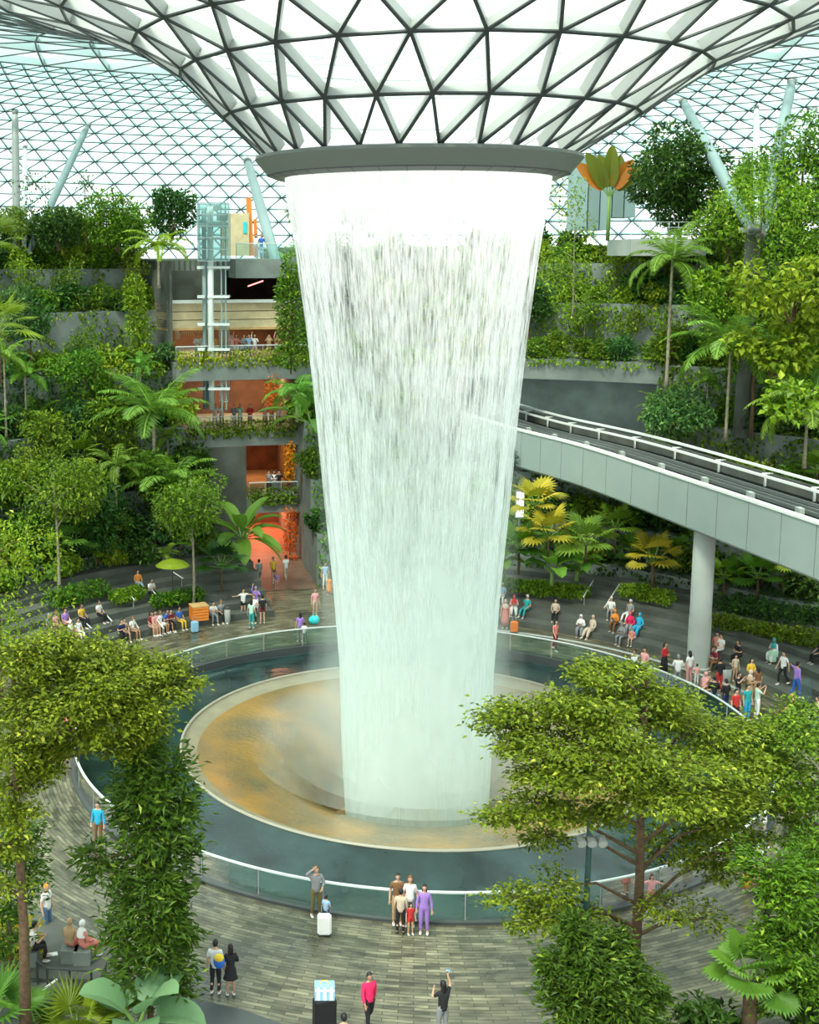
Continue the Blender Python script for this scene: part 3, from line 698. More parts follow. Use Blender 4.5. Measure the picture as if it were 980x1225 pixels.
# ------------------------------------------------------------------ lift tower
LY = 33.6
l0 = P(258, 490, LY); zt = P(258, 243, LY).z - l0.z
t = thing('glass_lift_tower', 'pale blue glass lift tower rising through the mall floors on the left', 'lift', l0)
m = MB(); m.tube([(-.28, 0, 0), (-.28, 0, zt - .2)], .21, 14); bld(m, 'main_column', ['steel_white'], t, True)
m = MB(); m.tube([(-.72, .4, 0), (-.72, .4, zt - .3)], .16, 12); bld(m, 'rear_column', ['steel_teal'], t, True)
for x in (.45, .75): m = MB(); m.beam((x, 0, 0), (x, 0, zt), .09, .09, (0, 1, 0)); bld(m, 'guide_rail', ['steel_teal'], t)
for z in [P(258, y, LY).z - l0.z for y in (465, 418, 388, 355, 320, 285, 268)]:
    for c_, d_ in (((.25, 0, z), (1.5, .5, .16)), ((-.95, .1, z), (.5, .3, .2)), ((.25, 1.3, z), (1.5, .14, .16))): m = MB(); m.box(c_, d_); bld(m, 'cross_beam', ['steel_white'], t)
zc = P(258, 312, LY).z - l0.z
m = MB()
for x0, x1, y in ((-1.1, 1.0, -.55), (-1.1, 1.0, 1.6)): m.box(((x0 + x1) / 2, y, (zc + zt) / 2), (x1 - x0, .04, zt - zc))
for x in (-1.1, 1.0): m.box((x, .52, (zc + zt) / 2), (.04, 2.15, zt - zc))
bld(m, 'glass_enclosure', ['shaft_glass'], t)
m = MB()
for x, y in ((-1.1, -.55), (1.0, -.55), (-1.1, 1.6), (1.0, 1.6)): m.box((x, y, (zc + zt) / 2), (.07, .07, zt - zc))
for z in np.linspace(zc, zt, 6): m.box((-.05, -.57, z), (2.1, .06, .06)); m.box((-.05, 1.6, z), (2.1, .06, .06))
bld(m, 'glazing_frame', ['steel_teal'], t)
for z in (1.6, P(258, 402, LY).z - l0.z): m = MB(); m.box((.62, .55, z), (.75, 1.0, 2.2)); bld(m, 'lift_cab', ['shaft_glass'], t)
m = MB(); m.box((.5, .5, zt - .9), (.7, .6, .5)); m.box((-.1, .5, zt - .3), (.9, .5, .35)); bld(m, 'winch', ['steel_grey'], t)

# ------------------------------------------------------------------ elevated guideway
ZB, ZT = 7.42, 10.09
near = [Vector((7.35, 39.0, 0)), Vector((9.4, 30.7, 0)), Vector((12.5, 21.8, 0)), Vector((15.05, 10.4, 0)), Vector((17.2, .1, 0)), Vector((19.0, -9.5, 0))]
def catm(p, n=8):
    out = []
    for i in range(len(p) - 1):
        a, b, c, d = p[max(0, i - 1)], p[i], p[i + 1], p[min(len(p) - 1, i + 2)]
        for k in range(n):
            t_ = k / n; out.append(.5 * ((2 * b) + (c - a) * t_ + (2 * a - 5 * b + 4 * c - d) * t_**2 + (3 * b - a - 3 * c + d) * t_**3))
    return out + [p[-1]]
near = [a.lerp(b, .5) if 0 else a for a, b in zip(catm(near), catm([near[0].lerp(near[-1], i / 5) for i in range(6)]))]
WB = 4.75
def offl(o, z):
    out = []
    for i, p in enumerate(near):
        t_ = (near[min(i + 1, len(near) - 1)] - near[max(i - 1, 0)]).normalized(); nn = Vector((-t_.y, t_.x, 0)); out.append(p + nn * o + Vector((0, 0, z)))
    return out
def extr(m, sec, mi=0):
    """sweep closed section [(offset,z)] along the guideway"""
    L_ = [offl(o, z) for o, z in sec]; q = len(sec); n = len(near); o = len(m.v)
    for i in range(n):
        for k in range(q): m.v.append(tuple(L_[k][i]))
    for i in range(n - 1):
        for k in range(q): m.f.append([o + i*q + k, o + i*q + (k+1) % q, o + (i+1)*q + (k+1) % q, o + (i+1)*q + k]); m.m.append(mi)
    m.f.append([o + k for k in range(q)][::-1]); m.m.append(mi); m.f.append([o + (n-1)*q + k for k in range(q)]); m.m.append(mi)
g = thing('rail_guideway', 'elevated pale concrete rail guideway crossing the valley on the right', 'bridge')
m = MB(); extr(m, [(0.0, ZB + .25), (.25, ZB), (WB - .25, ZB), (WB, ZB + .25), (WB, ZB + 1.2), (WB - .1, ZB + 1.3), (.1, ZB + 1.3), (0, ZB + 1.2)]); bld(m, 'girder', ['beam_panel'], g)
m = MB(); extr(m, [(-.04, ZB + .2), (.16, ZB + .2), (.16, ZT - .12), (-.04, ZT - .12)]); side = bld(m, 'side_panel', ['beam_panel'], g)
for i in range(0, len(near), 2):
    m = MB(); p = offl(-.055, 0)[i]; m.beam(p + Vector((0, 0, ZB + .22)), p + Vector((0, 0, ZT - .12)), .035, .02, (1, 0, 0)); bld(m, 'panel_joint', ['concrete'], side)
m = MB(); extr(m, [(-.1, ZT - .12), (.25, ZT - .12), (.25, ZT), (-.1, ZT)]); bld(m, 'coping', ['beam_white'], g)
m = MB(); extr(m, [(.17, ZB + 1.3), (WB - .17, ZB + 1.3), (WB - .17, ZT - .55), (.17, ZT - .55)]); bld(m, 'track_bed', ['track_dark'], g)
m = MB(); extr(m, [(WB - .2, ZB + .2), (WB, ZB + .2), (WB, ZT + .12), (WB - .2, ZT + .12)]); bld(m, 'far_parapet', ['concrete_dark'], g)
for o_, z_, w_ in ((WB - .12, ZT + .30, .16), (WB - .75, ZT + .02, .14)):
    m = MB(); extr(m, [(o_ - w_ / 2, z_), (o_ + w_ / 2, z_), (o_ + w_ / 2, z_ + .12), (o_ - w_ / 2, z_ + .12)]); bld(m, 'white_rail', ['beam_white'], g)
for o_ in (.75, 1.25, 2.2, 2.75, 3.5):
    m = MB(); extr(m, [(o_ - .05, ZT - .55), (o_ + .05, ZT - .55), (o_ + .05, ZT - .38), (o_ - .05, ZT - .38)]); bld(m, 'track_rail', ['rail'], g)
L1 = offl(WB - .4, ZT - .2)
for i in range(0, len(near), 3):
    m = MB(); m.box(L1[i], (.1, .1, .7)); m.box(L1[i] + Vector((.1, 0, .33)), (.55, .08, .07)); bld(m, 'rail_bracket', ['beam_white'], g)
L1 = offl(1.75, ZT - .38)
for i in range(8, len(near), 3):
    m = MB(); m.box(L1[i], (.25, .5, .3)); bld(m, 'junction_box', ['concrete_pale'], g)
L1 = offl(3.1, ZT - .45)
for i in range(30, 34, 2):
    m = MB(); m.box(L1[i], (.35, 1.6, .5)); bld(m, 'cable_cabinet', ['steel_teal'], g)
pc_ = Vector((15.25 + 1.05, 10.6, 0))
t = thing('bridge_pier', 'round pale concrete pier carrying the rail guideway', 'column', (16.05, 11.2, 0))
t.location = (15.33 + .75, 10.6, 0)
PRAD = .57
m = MB(); m.lathe([(PRAD, 0), (PRAD, 2.85)], 32); m.lathe([(PRAD + .01, .0), (PRAD + .12, .0), (PRAD + .12, .12), (PRAD + .01, .14)], 32); bld(m, 'lower_sleeve', ['concrete_pale'], t, True)
m = MB(); m.lathe([(PRAD - .02, 2.85), (PRAD - .02, ZB - .02), (0.01, ZB - .02)], 32); bld(m, 'shaft', ['concrete_pale'], t, True)
# ------------------------------------------------------------------ plants
def rg_(seed): return np.random.default_rng(seed)
def foliage(name, blobs, n, L, matn, seed, W=.5, up=.6, out=.7, inner=.55):
    r = rg_(seed); a = blob_leaves(blobs, n, L, r, W, up, out, inner); return leaf_mesh(name, *a, matn, r)
def shrub(name, label, matn, seed, R=1.2, n=1100, L=.29, W=.5, tall=1.0, up=.6):
    """rounded bush, base at origin"""
    r = rg_(seed); t = thing(name, label, 'shrub')
    bl = [(0, 0, R * .75 * tall, R * .8, R * .8, R * .7 * tall)] + clumpy((0, 0, R * .8 * tall), R * 1.25, 9, r, .7 * tall)
    link('foliage', foliage('foliage', bl, n, L, matn, seed + 1, W, up), t)
    m = MB()
    for i in range(5):
        a = r.uniform(0, 2 * PI); q = r.uniform(.3, .6) * R; m.tube([(0, 0, 0), (q * .4 * math.cos(a), q * .4 * math.sin(a), R * .5 * tall), (q * math.cos(a), q * math.sin(a), R * 1.1 * tall)], [.045, .03, .01], 5)
    bld(m, 'stems', ['bark'], t); return t
def tree(name, label, matn, seed, H=6, R=1.8, crown=.55, n=1500, L=.28, W=.5, tr=.1, bark='bark', lean=0, squash=.8, blobs=None, cat='tree'):
    r = rg_(seed); t = thing(name, label, cat); cz = H * (1 - crown / 2)
    if blobs is None: blobs = [(lean, 0, cz, R * .6, R * .6, H * crown * .42)] + [(lean + b[0], b[1], b[2], *b[3:]) for b in clumpy((0, 0, cz), max(R, H * crown / 2) * 1.25, 12, r, H * crown / 2 / R * .9)]
    blobs = [b for b in blobs]
    link('foliage', foliage('foliage', blobs, n, L, matn, seed + 1, W), t)
    m = MB(); pts = [(lean * q * q + .06 * math.sin(5 * q) * H * .1, .03 * H * math.sin(3 * q), H * .92 * q) for q in np.linspace(0, 1, 9)]
    m.tube(pts, [tr * (1 - .75 * i / 8) * (1.35 if i == 0 else 1) for i in range(9)], 8); bld(m, 'trunk', [bark], t, True)
    m = MB()
    for b in blobs[1:9]:
        z0 = max(H * .25, b[2] - R * .5); q = z0 / (H * .92)
        m.tube([(lean * q * q, 0, z0), ((b[0] + lean * q) * .5, b[1] * .5, (z0 + b[2]) / 2 + .1), (b[0], b[1], b[2])], [tr * .4, tr * .25, tr * .08], 5)
    bld(m, 'branches', [bark], t); return t
def palm(name, label, seed, H=6, fl=2.6, nf=14, matn='leaf_palm', lw=.55, droop=1.5, elev=(.0, 1.25), broad=False, tr=.1, bark='bark_pale', nl=24, lean=0):
    r = rg_(seed); t = thing(name, label, 'palm')
    V, T, tn = pinnate(r, nf, fl, droop, lw, nl, elev, broad); V = V + np.array([lean, 0, H])
    link('fronds', mesh_from('fronds', V, T, matn, tone=tn), t)
    m = MB(); pts = [(lean * q * q, 0, (H + .05) * q) for q in np.linspace(0, 1, 8)]
    m.tube(pts, [tr * (1.4 if i == 0 else 1 - .35 * i / 7) for i in range(8)], 10)
    if H > 2.5:
        for i in range(int(H / .5)): m.lathe([(tr * 1.0, i * .5 + .3), (tr * 1.08, i * .5 + .33), (tr * 1.0, i * .5 + .36)], 10, c=(lean * ((i * .5 + .3) / H) ** 2, 0))
    bld(m, 'trunk', [bark], t, True); return t
def fanpalm(name, label, seed, H=1.2, R=.8, nl=12, matn='leaf_palm', nseg=14, tr=.07, split=.35):
    r = rg_(seed); t = thing(name, label, 'palm'); V, T, tn = [], [], []; st = MB()
    for i in range(nl):
        az = 2.399 * i; el = 1.25 - 1.3 * (i / nl); st_l = R * r.uniform(.7, 1.1)
        d = np.array([math.cos(az) * math.cos(el), math.sin(az) * math.cos(el), math.sin(el)]); c = np.array([0, 0, H]) + d * st_l
        nr = np.array([-math.cos(az) * math.sin(el), -math.sin(az) * math.sin(el), math.cos(el)]) ; dd = d * .8 + np.array([0, 0, -.25])
        v, f = fanleaf(c, dd, nr, R * r.uniform(.8, 1.1), nseg, r, 3.6, split, .1); o = len(V); V += [tuple(x) for x in v]; T += [[a + o for a in q] for q in f]; tn += [float(np.clip(r.normal(.45, .2), 0, 1))] * len(v)
        st.tube([(0, 0, H - .05), tuple(c)], [.03, .015], 5)
    link('fan_leaves', mesh_from('fan_leaves', V, T, matn, tone=tn), t)
    m = MB(); m.tube([(0, 0, 0), (0.02, 0, H * .5), (0, 0, H)], [tr * 1.2, tr, tr * .9], 9); bld(m, 'trunk', ['bark'], t, True); bld(st, 'leaf_stalks', ['leaf_stalk'], t); return t
mat('leaf_stalk', (.16, .28, .06), .6)
def paddle_leaf(base, dr, nr, L, Wd, r, nseg=9, droop=.5, split=.0):
    """long paddle (banana) leaf: strip both sides of a curved midrib"""
    dr = np.array(dr, float); dr /= np.linalg.norm(dr); sd = np.cross(dr, nr); sd /= np.linalg.norm(sd); V, T = [], []
    p = np.array(base, float); d = dr.copy(); 
    for i in range(nseg + 1):
        q = i / nseg; w = Wd / 2 * math.sin(min(1, q * .96 + .04) ** .75 * PI) ** .55 * r.uniform(.9, 1.05); up = np.cross(sd, d)
        V += [p + sd * w + up * w * .3, p, p - sd * w + up * w * .3]; d = d + np.array([0, 0, -droop / nseg]); d /= np.linalg.norm(d); p = p + d * L / nseg
    for i in range(nseg):
        o = i * 3; T += [[o, o+1, o+4, o+3], [o+1, o+2, o+5, o+4]]
    return V, T
def banana(name, label, seed, H=1.5, L=1.8, nl=9, Wd=.55, matn='leaf_palm', fan=False, elev=(.5, 1.3), droop=.9, stalk=.5):
    r = rg_(seed); t = thing(name, label, 'banana plant' if not fan else 'palm'); V, T, tn = [], [], []; st = MB()
    for i in range(nl):
        if fan:
            a = -.72 + 1.44 * i / (nl - 1); d = np.array([math.sin(a), 0.05 * (-1) ** i, math.cos(a)]); nr = np.array([.1 * (-1) ** i, -1, .1])
        else:
            az = 2.399 * i; el = elev[0] + (elev[1] - elev[0]) * i / nl; d = np.array([math.cos(az) * math.cos(el), math.sin(az) * math.cos(el), math.sin(el)]); nr = np.array([-math.cos(az) * math.sin(el), -math.sin(az) * math.sin(el), math.cos(el)])
        b0 = np.array([0, 0, H]); b1 = b0 + d * stalk * L
        st.tube([tuple(b0 - np.array([0, 0, .1])), tuple(b1)], [.05, .03], 6)
        v, f = paddle_leaf(b1, d, nr, L * r.uniform(.85, 1.1), Wd, r, droop=droop * (.3 if fan else 1)); o = len(V); V += [tuple(x) for x in v]; T += [[a_ + o for a_ in q] for q in f]; tn += [(.90 if i in (0, nl - 2) else .5) if fan else float(np.clip(r.normal(.5, .2), 0, 1))] * len(v)
    link('leaves', mesh_from('leaves', V, T, matn, tone=tn), t)
    bld(st, 'leaf_stalks', ['leaf_stalk'], t)
    m = MB(); m.tube([(0, 0, 0), (0, 0, H * .5), (0, 0, H)], [.14, .11, .09], 10); bld(m, 'trunk', ['leaf_stalk'], t, True); return t

# prototypes of scattered plants
K = {}
K['mid'] = [shrub('leafy_shrub', 'mid green shrub', 'leaf_mid', 10), shrub('leafy_shrub', 'mid green shrub', 'leaf_mid', 20, 1.1, 950, .33, .55)]
K['dark'] = [shrub('dark_shrub', 'dark green shrub', 'leaf_dark', 30, 1.2, 1000, .33, .5), shrub('dark_shrub', 'dark green shrub', 'leaf_dark', 40, 1.0, 850, .38, .6)]
K['bright'] = [shrub('bright_shrub', 'bright yellow-green shrub', 'leaf_bright', 50, 1.1, 1000, .28, .6), shrub('bright_shrub', 'bright yellow-green shrub', 'leaf_bright', 60, 1.0, 750, .36, .65)]
K['teal'] = [shrub('bluish_shrub', 'cool green shrub', 'leaf_teal', 70, 1.2, 950, .34, .4)]
K['fern'] = [palm('tree_fern', 'fern', 80, .5, 1.7, 16, 'leaf_palm', .42, 1.5, (.1, 1.2), tr=.09, nl=20), palm('tree_fern', 'fern', 84, 1.0, 1.9, 15, 'leaf_mid', .45, 1.3, (.1, 1.2), tr=.09, nl=20)]
K['fan'] = [fanpalm('fan_palm', 'fan palm', 90, 1.0, .95, 14, 'leaf_palm'), fanpalm('fan_palm', 'fan palm', 92, 1.6, .85, 12, 'leaf_mid')]
K['banana'] = [banana('banana_plant', 'banana', 94, 1.3, 1.9, 9, .6), banana('banana_plant', 'banana', 96, .9, 1.5, 10, .5, 'leaf_mid')]
K['sapling'] = [tree('slender_tree', 'slender tree', 'leaf_mid', 100, 5.2, 1.0, .6, 700, .28, .5, .06, 'bark_pale'), tree('slender_tree', 'slender tree', 'leaf_bright', 104, 4.6, .9, .65, 650, .26, .5, .05, 'bark_pale')]
K['tree'] = [tree('bushy_tree', 'bushy tree', 'leaf_mid', 110, 6.2, 1.9, .6, 1700, .32, .5, .10), tree('bushy_tree', 'bushy tree', 'leaf_dark', 114, 6.8, 2.0, .6, 1700, .34, .5, .11)]
K['palm'] = [palm('feather_palm', 'feather palm', 120, 5.5, 2.5, 13, 'leaf_palm', .5, 1.6, tr=.085), palm('feather_palm', 'feather palm', 124, 4.2, 2.3, 13, 'leaf_mid', .5, 1.5, tr=.08)]
NAMES = {'mid': 'mid green leafy shrub', 'dark': 'dark green shrub with large leaves', 'bright': 'bright yellow-green shrub', 'teal': 'cool green narrow-leaved shrub', 'fern': 'arching green tree fern', 'fan': 'small fan palm', 'banana': 'banana plant with broad paddle leaves', 'sapling': 'slender young tree with a thin pale trunk', 'tree': 'bushy round-crowned tree', 'palm': 'feather palm with a ringed pale trunk'}
CNT = {}
def scatter(rows, a0, a1, area, step, kinds, seed, zoff=0, skip=None, scl=(.8, 1.35)):
    r = rg_(seed); ks = list(kinds); pr = np.array([kinds[k] for k in ks], float); pr /= pr.sum()
    for r0, r1, z in rows:
        arc = math.radians(a1 - a0) * r0; nn = int(arc / step)
        for i in range(nn):
            a = math.radians(a0) + math.radians(a1 - a0) * (i + r.uniform(.1, .9)) / nn; rr = r.uniform(r0 + .35, min(r0 + 1.7, r1 - .25))
            p = (rr * math.cos(a), rr * math.sin(a), z + zoff)
            px, py = proj(p)
            if px < -45 or px > 1025 or py < -20 or py > 1260: continue
            if skip and skip(px, py, p): continue
            k = ks[r.choice(len(ks), p=pr)]; proto = K[k][r.integers(len(K[k]))]
            s = r.uniform(*scl); lab = f'{NAMES[k]} {area}'
            put(proto, p, r.uniform(0, 6.28), s, lab, lab + ' group')
            CNT[k] = CNT.get(k, 0) + 1
low = {'mid': 3, 'dark': 3, 'bright': 2, 'teal': 1.5, 'fern': 1.6, 'fan': .8, 'banana': .7}
def no_col(px, py, p): return False
scatter([(25.6, 27.2, 2.68)] , 111, 152, 'planted directly behind the left seating steps', 1.5, {'mid': 2, 'dark': 2, 'fan': 2, 'fern': 2, 'bright': 1}, 1, scl=(.6, .95))
scatter(LT[:3], 111.8, 155, 'on the lower left terraces', 1.15, low, 2, scl=(.95, 1.5))
scatter(LT[3:6], 111.8, 150, 'on the upper left terraces', 1.35, {'mid': 3, 'dark': 2, 'bright': 1.5, 'teal': 2, 'fern': .5}, 3, scl=(.75, 1.2))
scatter([(46, 50, 21.6)], 111.8, 145, 'on the topmost left terrace', 1.6, {'mid': 2, 'dark': 3, 'bright': .8}, 4)
scatter(LT[:3], 111.8, 150, 'rising from the lower left terraces', 2.5, {'tree': 3, 'sapling': 2, 'palm': 1.5}, 5, scl=(.7, 1.0))
scatter(LT[3:6], 111.8, 145, 'rising from the upper left terraces', 3.4, {'sapling': 3, 'tree': 1}, 6, scl=(.6, .8))
scatter(LT[:6], 84, 96.6, 'between the mall floors and the waterfall', 1.2, {'mid': 2, 'bright': 2, 'fern': 3, 'banana': 1, 'dark': 1}, 7)
scatter([(40, 43, 17.5), (46, 50, 21.6)], 84, 96.6, 'rising beside the waterfall top', 2.6, {'tree': 2, 'sapling': 1}, 8, scl=(.6, .8))
scatter(RT[:3], 14, 84, 'under the rail guideway', 1.35, {'mid': 2, 'dark': 3, 'fan': 2.2, 'fern': 1, 'bright': 1}, 9, skip=lambda px, py, p: px < 560, scl=(.7, 1.1))
scatter(RT[3:5], 14, 57, 'behind the rail guideway', 1.3, low, 10, scl=(.8, 1.3))
scatter(RT[5:7], 14, 62, 'on the upper right terraces', 1.4, {'mid': 3, 'dark': 2, 'bright': 2, 'teal': 1, 'fern': .6}, 11)
scatter([(36, 40, 14.3), (40, 44, 18), (44, 47, 20.8)], 58, 80, 'on the terraces above the tunnel', 1.3, {'mid': 2, 'bright': 3, 'dark': 1, 'teal': 1}, 12, skip=lambda px, py, p: px < 560, scl=(.6, .95))
scatter([(47, 52, 21.8)], 14, 80, 'along the top right terrace', 2.3, {'mid': 2, 'dark': 3, 'bright': 1}, 13, skip=lambda px, py, p: 690 < px < 850)
scatter(RT[3:7], 14, 56, 'rising from the right terraces', 2.9, {'tree': 2, 'sapling': 2.4, 'palm': 1.6}, 14, scl=(.65, .95))
scatter([(38, 40, 14.3), (42, 44, 18)], 58, 78, 'rising above the tunnel', 3.0, {'sapling': 3, 'tree': .6}, 15, skip=lambda px, py, p: px < 590, scl=(.6, .85))
print('PLANTS', CNT)

# ivy covering walls and ledges
def ivy(name, label, rows, a0, a1, dens, L, matn, seed, skip=None, patch=.0):
    r = rg_(seed); PO, NR, DR = [], [], []
    for r0, r1, z0, z1 in rows:
        arc = math.radians(a1 - a0) * r0; n = int(arc * (z1 - z0) * dens); a = np.radians(r.uniform(a0, a1, n)); h = z0 + (z1 - z0) * r.random(n)
        if patch:
            v = np.sin(a * 37 + z0) + np.sin(a * 83 + h * 1.1) + np.sin(h * 2.3 + a * 17); k = v > -patch; a, h = a[k], h[k]; n = len(a)
        rr = r0 - r.uniform(.02, .28, n); c, s = np.cos(a), np.sin(a); rad = np.stack([c, s, 0 * c], 1)
        PO.append(np.stack([rr * c, rr * s, h], 1)); NR.append(-rad + r.normal(size=(n, 3)) * .45 + np.array([0, 0, .4])); DR.append(np.array([0, 0, -.7]) + r.normal(size=(n, 3)) * .55 - rad * .3)
        n = int(arc * (r1 - r0) * dens * .8); a = np.radians(r.uniform(a0, a1, n)); rr = r.uniform(r0 - .15, r1, n); c, s = np.cos(a), np.sin(a)
        PO.append(np.stack([rr * c, rr * s, z1 + r.uniform(0, .28, n)], 1)); NR.append(np.array([0, 0, 1.]) + r.normal(size=(n, 3)) * .4); DR.append(r.normal(size=(n, 3)) * np.array([1, 1, .3]))
    PO, NR, DR = np.concatenate(PO), unit(np.concatenate(NR)), np.concatenate(DR)
    Ls = L * r.uniform(.6, 1.3, len(PO))
    return tag(link(name, leaf_mesh(name, PO, DR, NR, Ls, Ls * .6, matn, r)), label, 'ivy', kind='stuff')
def zr(rows, base=0): return [(a, b, (rows[i - 1][2] if i else base), z) for i, (a, b, z) in enumerate(rows)]
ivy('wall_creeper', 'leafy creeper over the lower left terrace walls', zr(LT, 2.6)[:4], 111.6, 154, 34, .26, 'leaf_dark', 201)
ivy('wall_creeper', 'patchy creeper over the upper left terrace walls', zr(LT)[4:], 111.6, 150, 26, .26, 'leaf_mid', 202, patch=1.1)
ivy('wall_creeper', 'creeper covering the walls between mall floors and waterfall', zr(LT, 0), 84, 97, 34, .28, 'leaf_mid', 203)
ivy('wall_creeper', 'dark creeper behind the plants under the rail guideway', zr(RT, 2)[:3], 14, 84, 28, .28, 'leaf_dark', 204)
ivy('wall_creeper', 'creeper over the right terrace walls behind the guideway', zr(RT)[3:], 14, 57.4, 38, .28, 'leaf_mid', 205, patch=1.7)
ivy('trailing_plants', 'bright trailing plants along the ledges above the tunnel', [(36, 37.2, 13.9, 14.4), (40, 44, 15.0, 18), (44, 47, 18.6, 20.8), (47, 50, 20.9, 21.8)], 57.6, 84, 44, .26, 'leaf_bright', 206, patch=1.6)
for i, (r0, z, a0, a1) in enumerate([(35.0, 14.15, A0 - 1, A1), (36.35, 9.05, A0 + .2, 109.5), (35.3, 4.35, 97.2, 103)]):
    ivy('trailing_plants', ['yellow-green plants trailing over the edge of the third mall floor', 'green plants trailing over the edge of the middle mall floor', 'plants trailing over the edge of the lowest mall floor'][i], [(r0, r0 + .5, z - .35, z + .45)], a0, a1, 130, .24, ['leaf_bright', 'leaf_mid', 'leaf_mid'][i], 210 + i)

# ------------------------------------------------------------------ hand-placed plants
def hp(maker, base_px, Y, label, **kw):
    """plant whose base is seen at photo pixel base_px, standing at depth Y"""
    o = maker(label=label, **kw); o.location = P(base_px[0], base_px[1], Y); return o
def ht(y0, y1, Y): return P(300, y0, Y).z - P(300, y1, Y).z
# left side
hp(palm, (185, 575), 25.5, 'large tree fern with broad arching fronds left of the middle mall floor', name='tree_fern', seed=301, H=ht(495, 575, 25.5), fl=4.3, nf=18, lw=1.0, droop=1.25, elev=(.1, 1.2), tr=.13, nl=30)
hp(banana, (290, 690), 25.0, 'broad-leaved banana plant left of the red lit path', name='banana_plant', seed=303, H=2.6, L=2.6, nl=17, Wd=.95, elev=(-.2, 1.2), droop=1.1, stalk=.3)
hp(palm, (205, 640), 23.5, 'tree fern with long drooping fronds below the large tree fern', name='tree_fern', seed=305, H=3.2, fl=3.6, nf=16, lw=.8, droop=1.5, elev=(.2, 1.2), tr=.1)
hp(tree, (70, 742), 17.5, 'layered tree with a tall thin pale trunk among the left seating steps', name='layered_tree', matn='leaf_mid', seed=307, H=ht(545, 742, 17.5), R=2.9, crown=.42, n=4200, L=.26, tr=.13, bark='bark_pale', squash=.5)
hp(tree, (231, 742), 19.5, 'layered tree with a thin trunk beside the orange crate', name='layered_tree', matn='leaf_mid', seed=309, H=ht(560, 742, 19.5), R=2.5, crown=.5, n=3600, L=.25, tr=.11, bark='bark_pale')
hp(tree, (115, 700), 21, 'dark tree with hanging foliage behind the left seating steps', name='bushy_tree', matn='leaf_dark', seed=311, H=6.5, R=2.2, crown=.7, n=2600, L=.32, tr=.11)
hp(fanpalm, (85, 700), 19.2, 'fan palm with star shaped leaves behind the thin pale trunk', name='fan_palm', seed=313, H=2.6, R=1.0, nl=14)
hp(fanpalm, (265, 720), 21.2, 'fan palm with dark star shaped leaves beside the banana plant', name='fan_palm', seed=315, H=2.2, R=1.0, nl=14, matn='leaf_dark')
hp(shrub, (205, 290), 38.5, 'tall conical dark tree just left of the lift tower top', name='conical_tree', matn='leaf_dark', seed=317, R=1.6, n=3200, L=.28, tall=1.65)
hp(tree, (140, 300), 37, 'large round leafy tree on the top left terrace', name='bushy_tree', matn='leaf_mid', seed=319, H=ht(228, 300, 37), R=2.4, crown=.85, n=4500, L=.29, tr=.12)
hp(tree, (70, 300), 36, 'dark round tree under the leaning column at upper left', name='bushy_tree', matn='leaf_dark', seed=321, H=ht(250, 300, 36), R=2.0, crown=.85, n=3500, L=.29, tr=.12)
hp(tree, (38, 300), 37, 'thin sparse dark sapling between the two left columns', name='sparse_sapling', matn='leaf_dark', seed=323, H=ht(212, 300, 37), R=.8, crown=.5, n=170, L=.26, tr=.04)
hp(tree, (103, 300), 36.5, 'thin bare sapling with a wispy top against the roof glass', name='sparse_sapling', matn='leaf_dark', seed=325, H=ht(203, 300, 36.5), R=.8, crown=.3, n=130, L=.22, tr=.04)
hp(palm, (190, 345), 33, 'bright drooping palm hanging over the dark wall left of the lift', name='feather_palm', seed=327, H=ht(295, 345, 33), fl=3.0, nf=14, lw=.6, droop=1.5, matn='leaf_bright', elev=(.1, 1.0), tr=.1)
t = thing('climbing_plant', 'bright yellow-green climber forming a column left of the timber band', 'climber', P(166, 452, 33))
hh = ht(340, 452, 33); bl = [(.25 * math.sin(q * 5), 0, hh * q, .75, .6, .7) for q in np.linspace(.04, 1, 9)] + [(-.9, 0, .8, .9, .7, .8), (.9, 0, .6, .9, .7, .7)]
link('foliage', foliage('foliage', bl, 2600, .25, 'leaf_bright', 329), t); m = MB(); m.tube([(0, 0, -1), (.1, 0, hh * .5), (0, 0, hh)], [.08, .06, .03], 6); bld(m, 'stem', ['bark'], t)
t = thing('climbing_plant', 'tall green climber hanging between the mall floors and the waterfall', 'climber', P(348, 430, 32))
hh = ht(315, 430, 32); bl = [(.2 * math.sin(q * 7), 0, hh * q, 1.25 - .5 * q, .8, .9) for q in np.linspace(.04, 1, 8)]
link('foliage', foliage('foliage', bl, 2800, .28, 'leaf_mid', 331), t); m = MB(); m.tube([(0, 0, -1), (.1, 0, hh * .5), (0, 0, hh)], [.08, .06, .03], 6); bld(m, 'stem', ['bark'], t)
for i, (px, y0, y1, w_) in enumerate([(347, 535, 572, .55), (347, 612, 668, .8), (327, 452, 488, .9)]):  # wall plants: the orange light on them is painted into the leaf colour
    t = thing('hanging_orchids', ['orange flowering plant hanging beside the lowest mall floor', 'orange flowering plant lit beside the red path', 'orange flowering plant at the right end of the middle floor'][i], 'plant', P(px, y1, 33.2 + .6 * i))
    hh = ht(y0, y1, 33); bl = [(0, 0, hh * q, w_ * .6, w_ * .5, .4) for q in np.linspace(.1, 1, 6)]
    link('flowers', foliage('flowers', bl, 420, .22, 'leaf_orange' if 'leaf_orange' in M else leafmat('leaf_orange', (.7, .22, .01), (.95, .5, .02), (.9, .7, .05)), 340 + i), t); m = MB(); m.tube([(0, 0, -.1), (0, 0, hh)], [.05, .02], 6); bld(m, 'stem', ['bark'], t)
hp(banana, (372, 520), 27.5, 'banana leaves poking out left of the waterfall middle', name='banana_plant', seed=351, H=.8, L=2.6, nl=8, Wd=.8, elev=(.0, 1.0))
hp(palm, (355, 505), 29, 'palm with broad drooping fronds beside the waterfall edge', name='tree_fern', seed=353, H=2.0, fl=2.8, nf=12, lw=.7, droop=1.5, elev=(.0, 1.0), tr=.1)
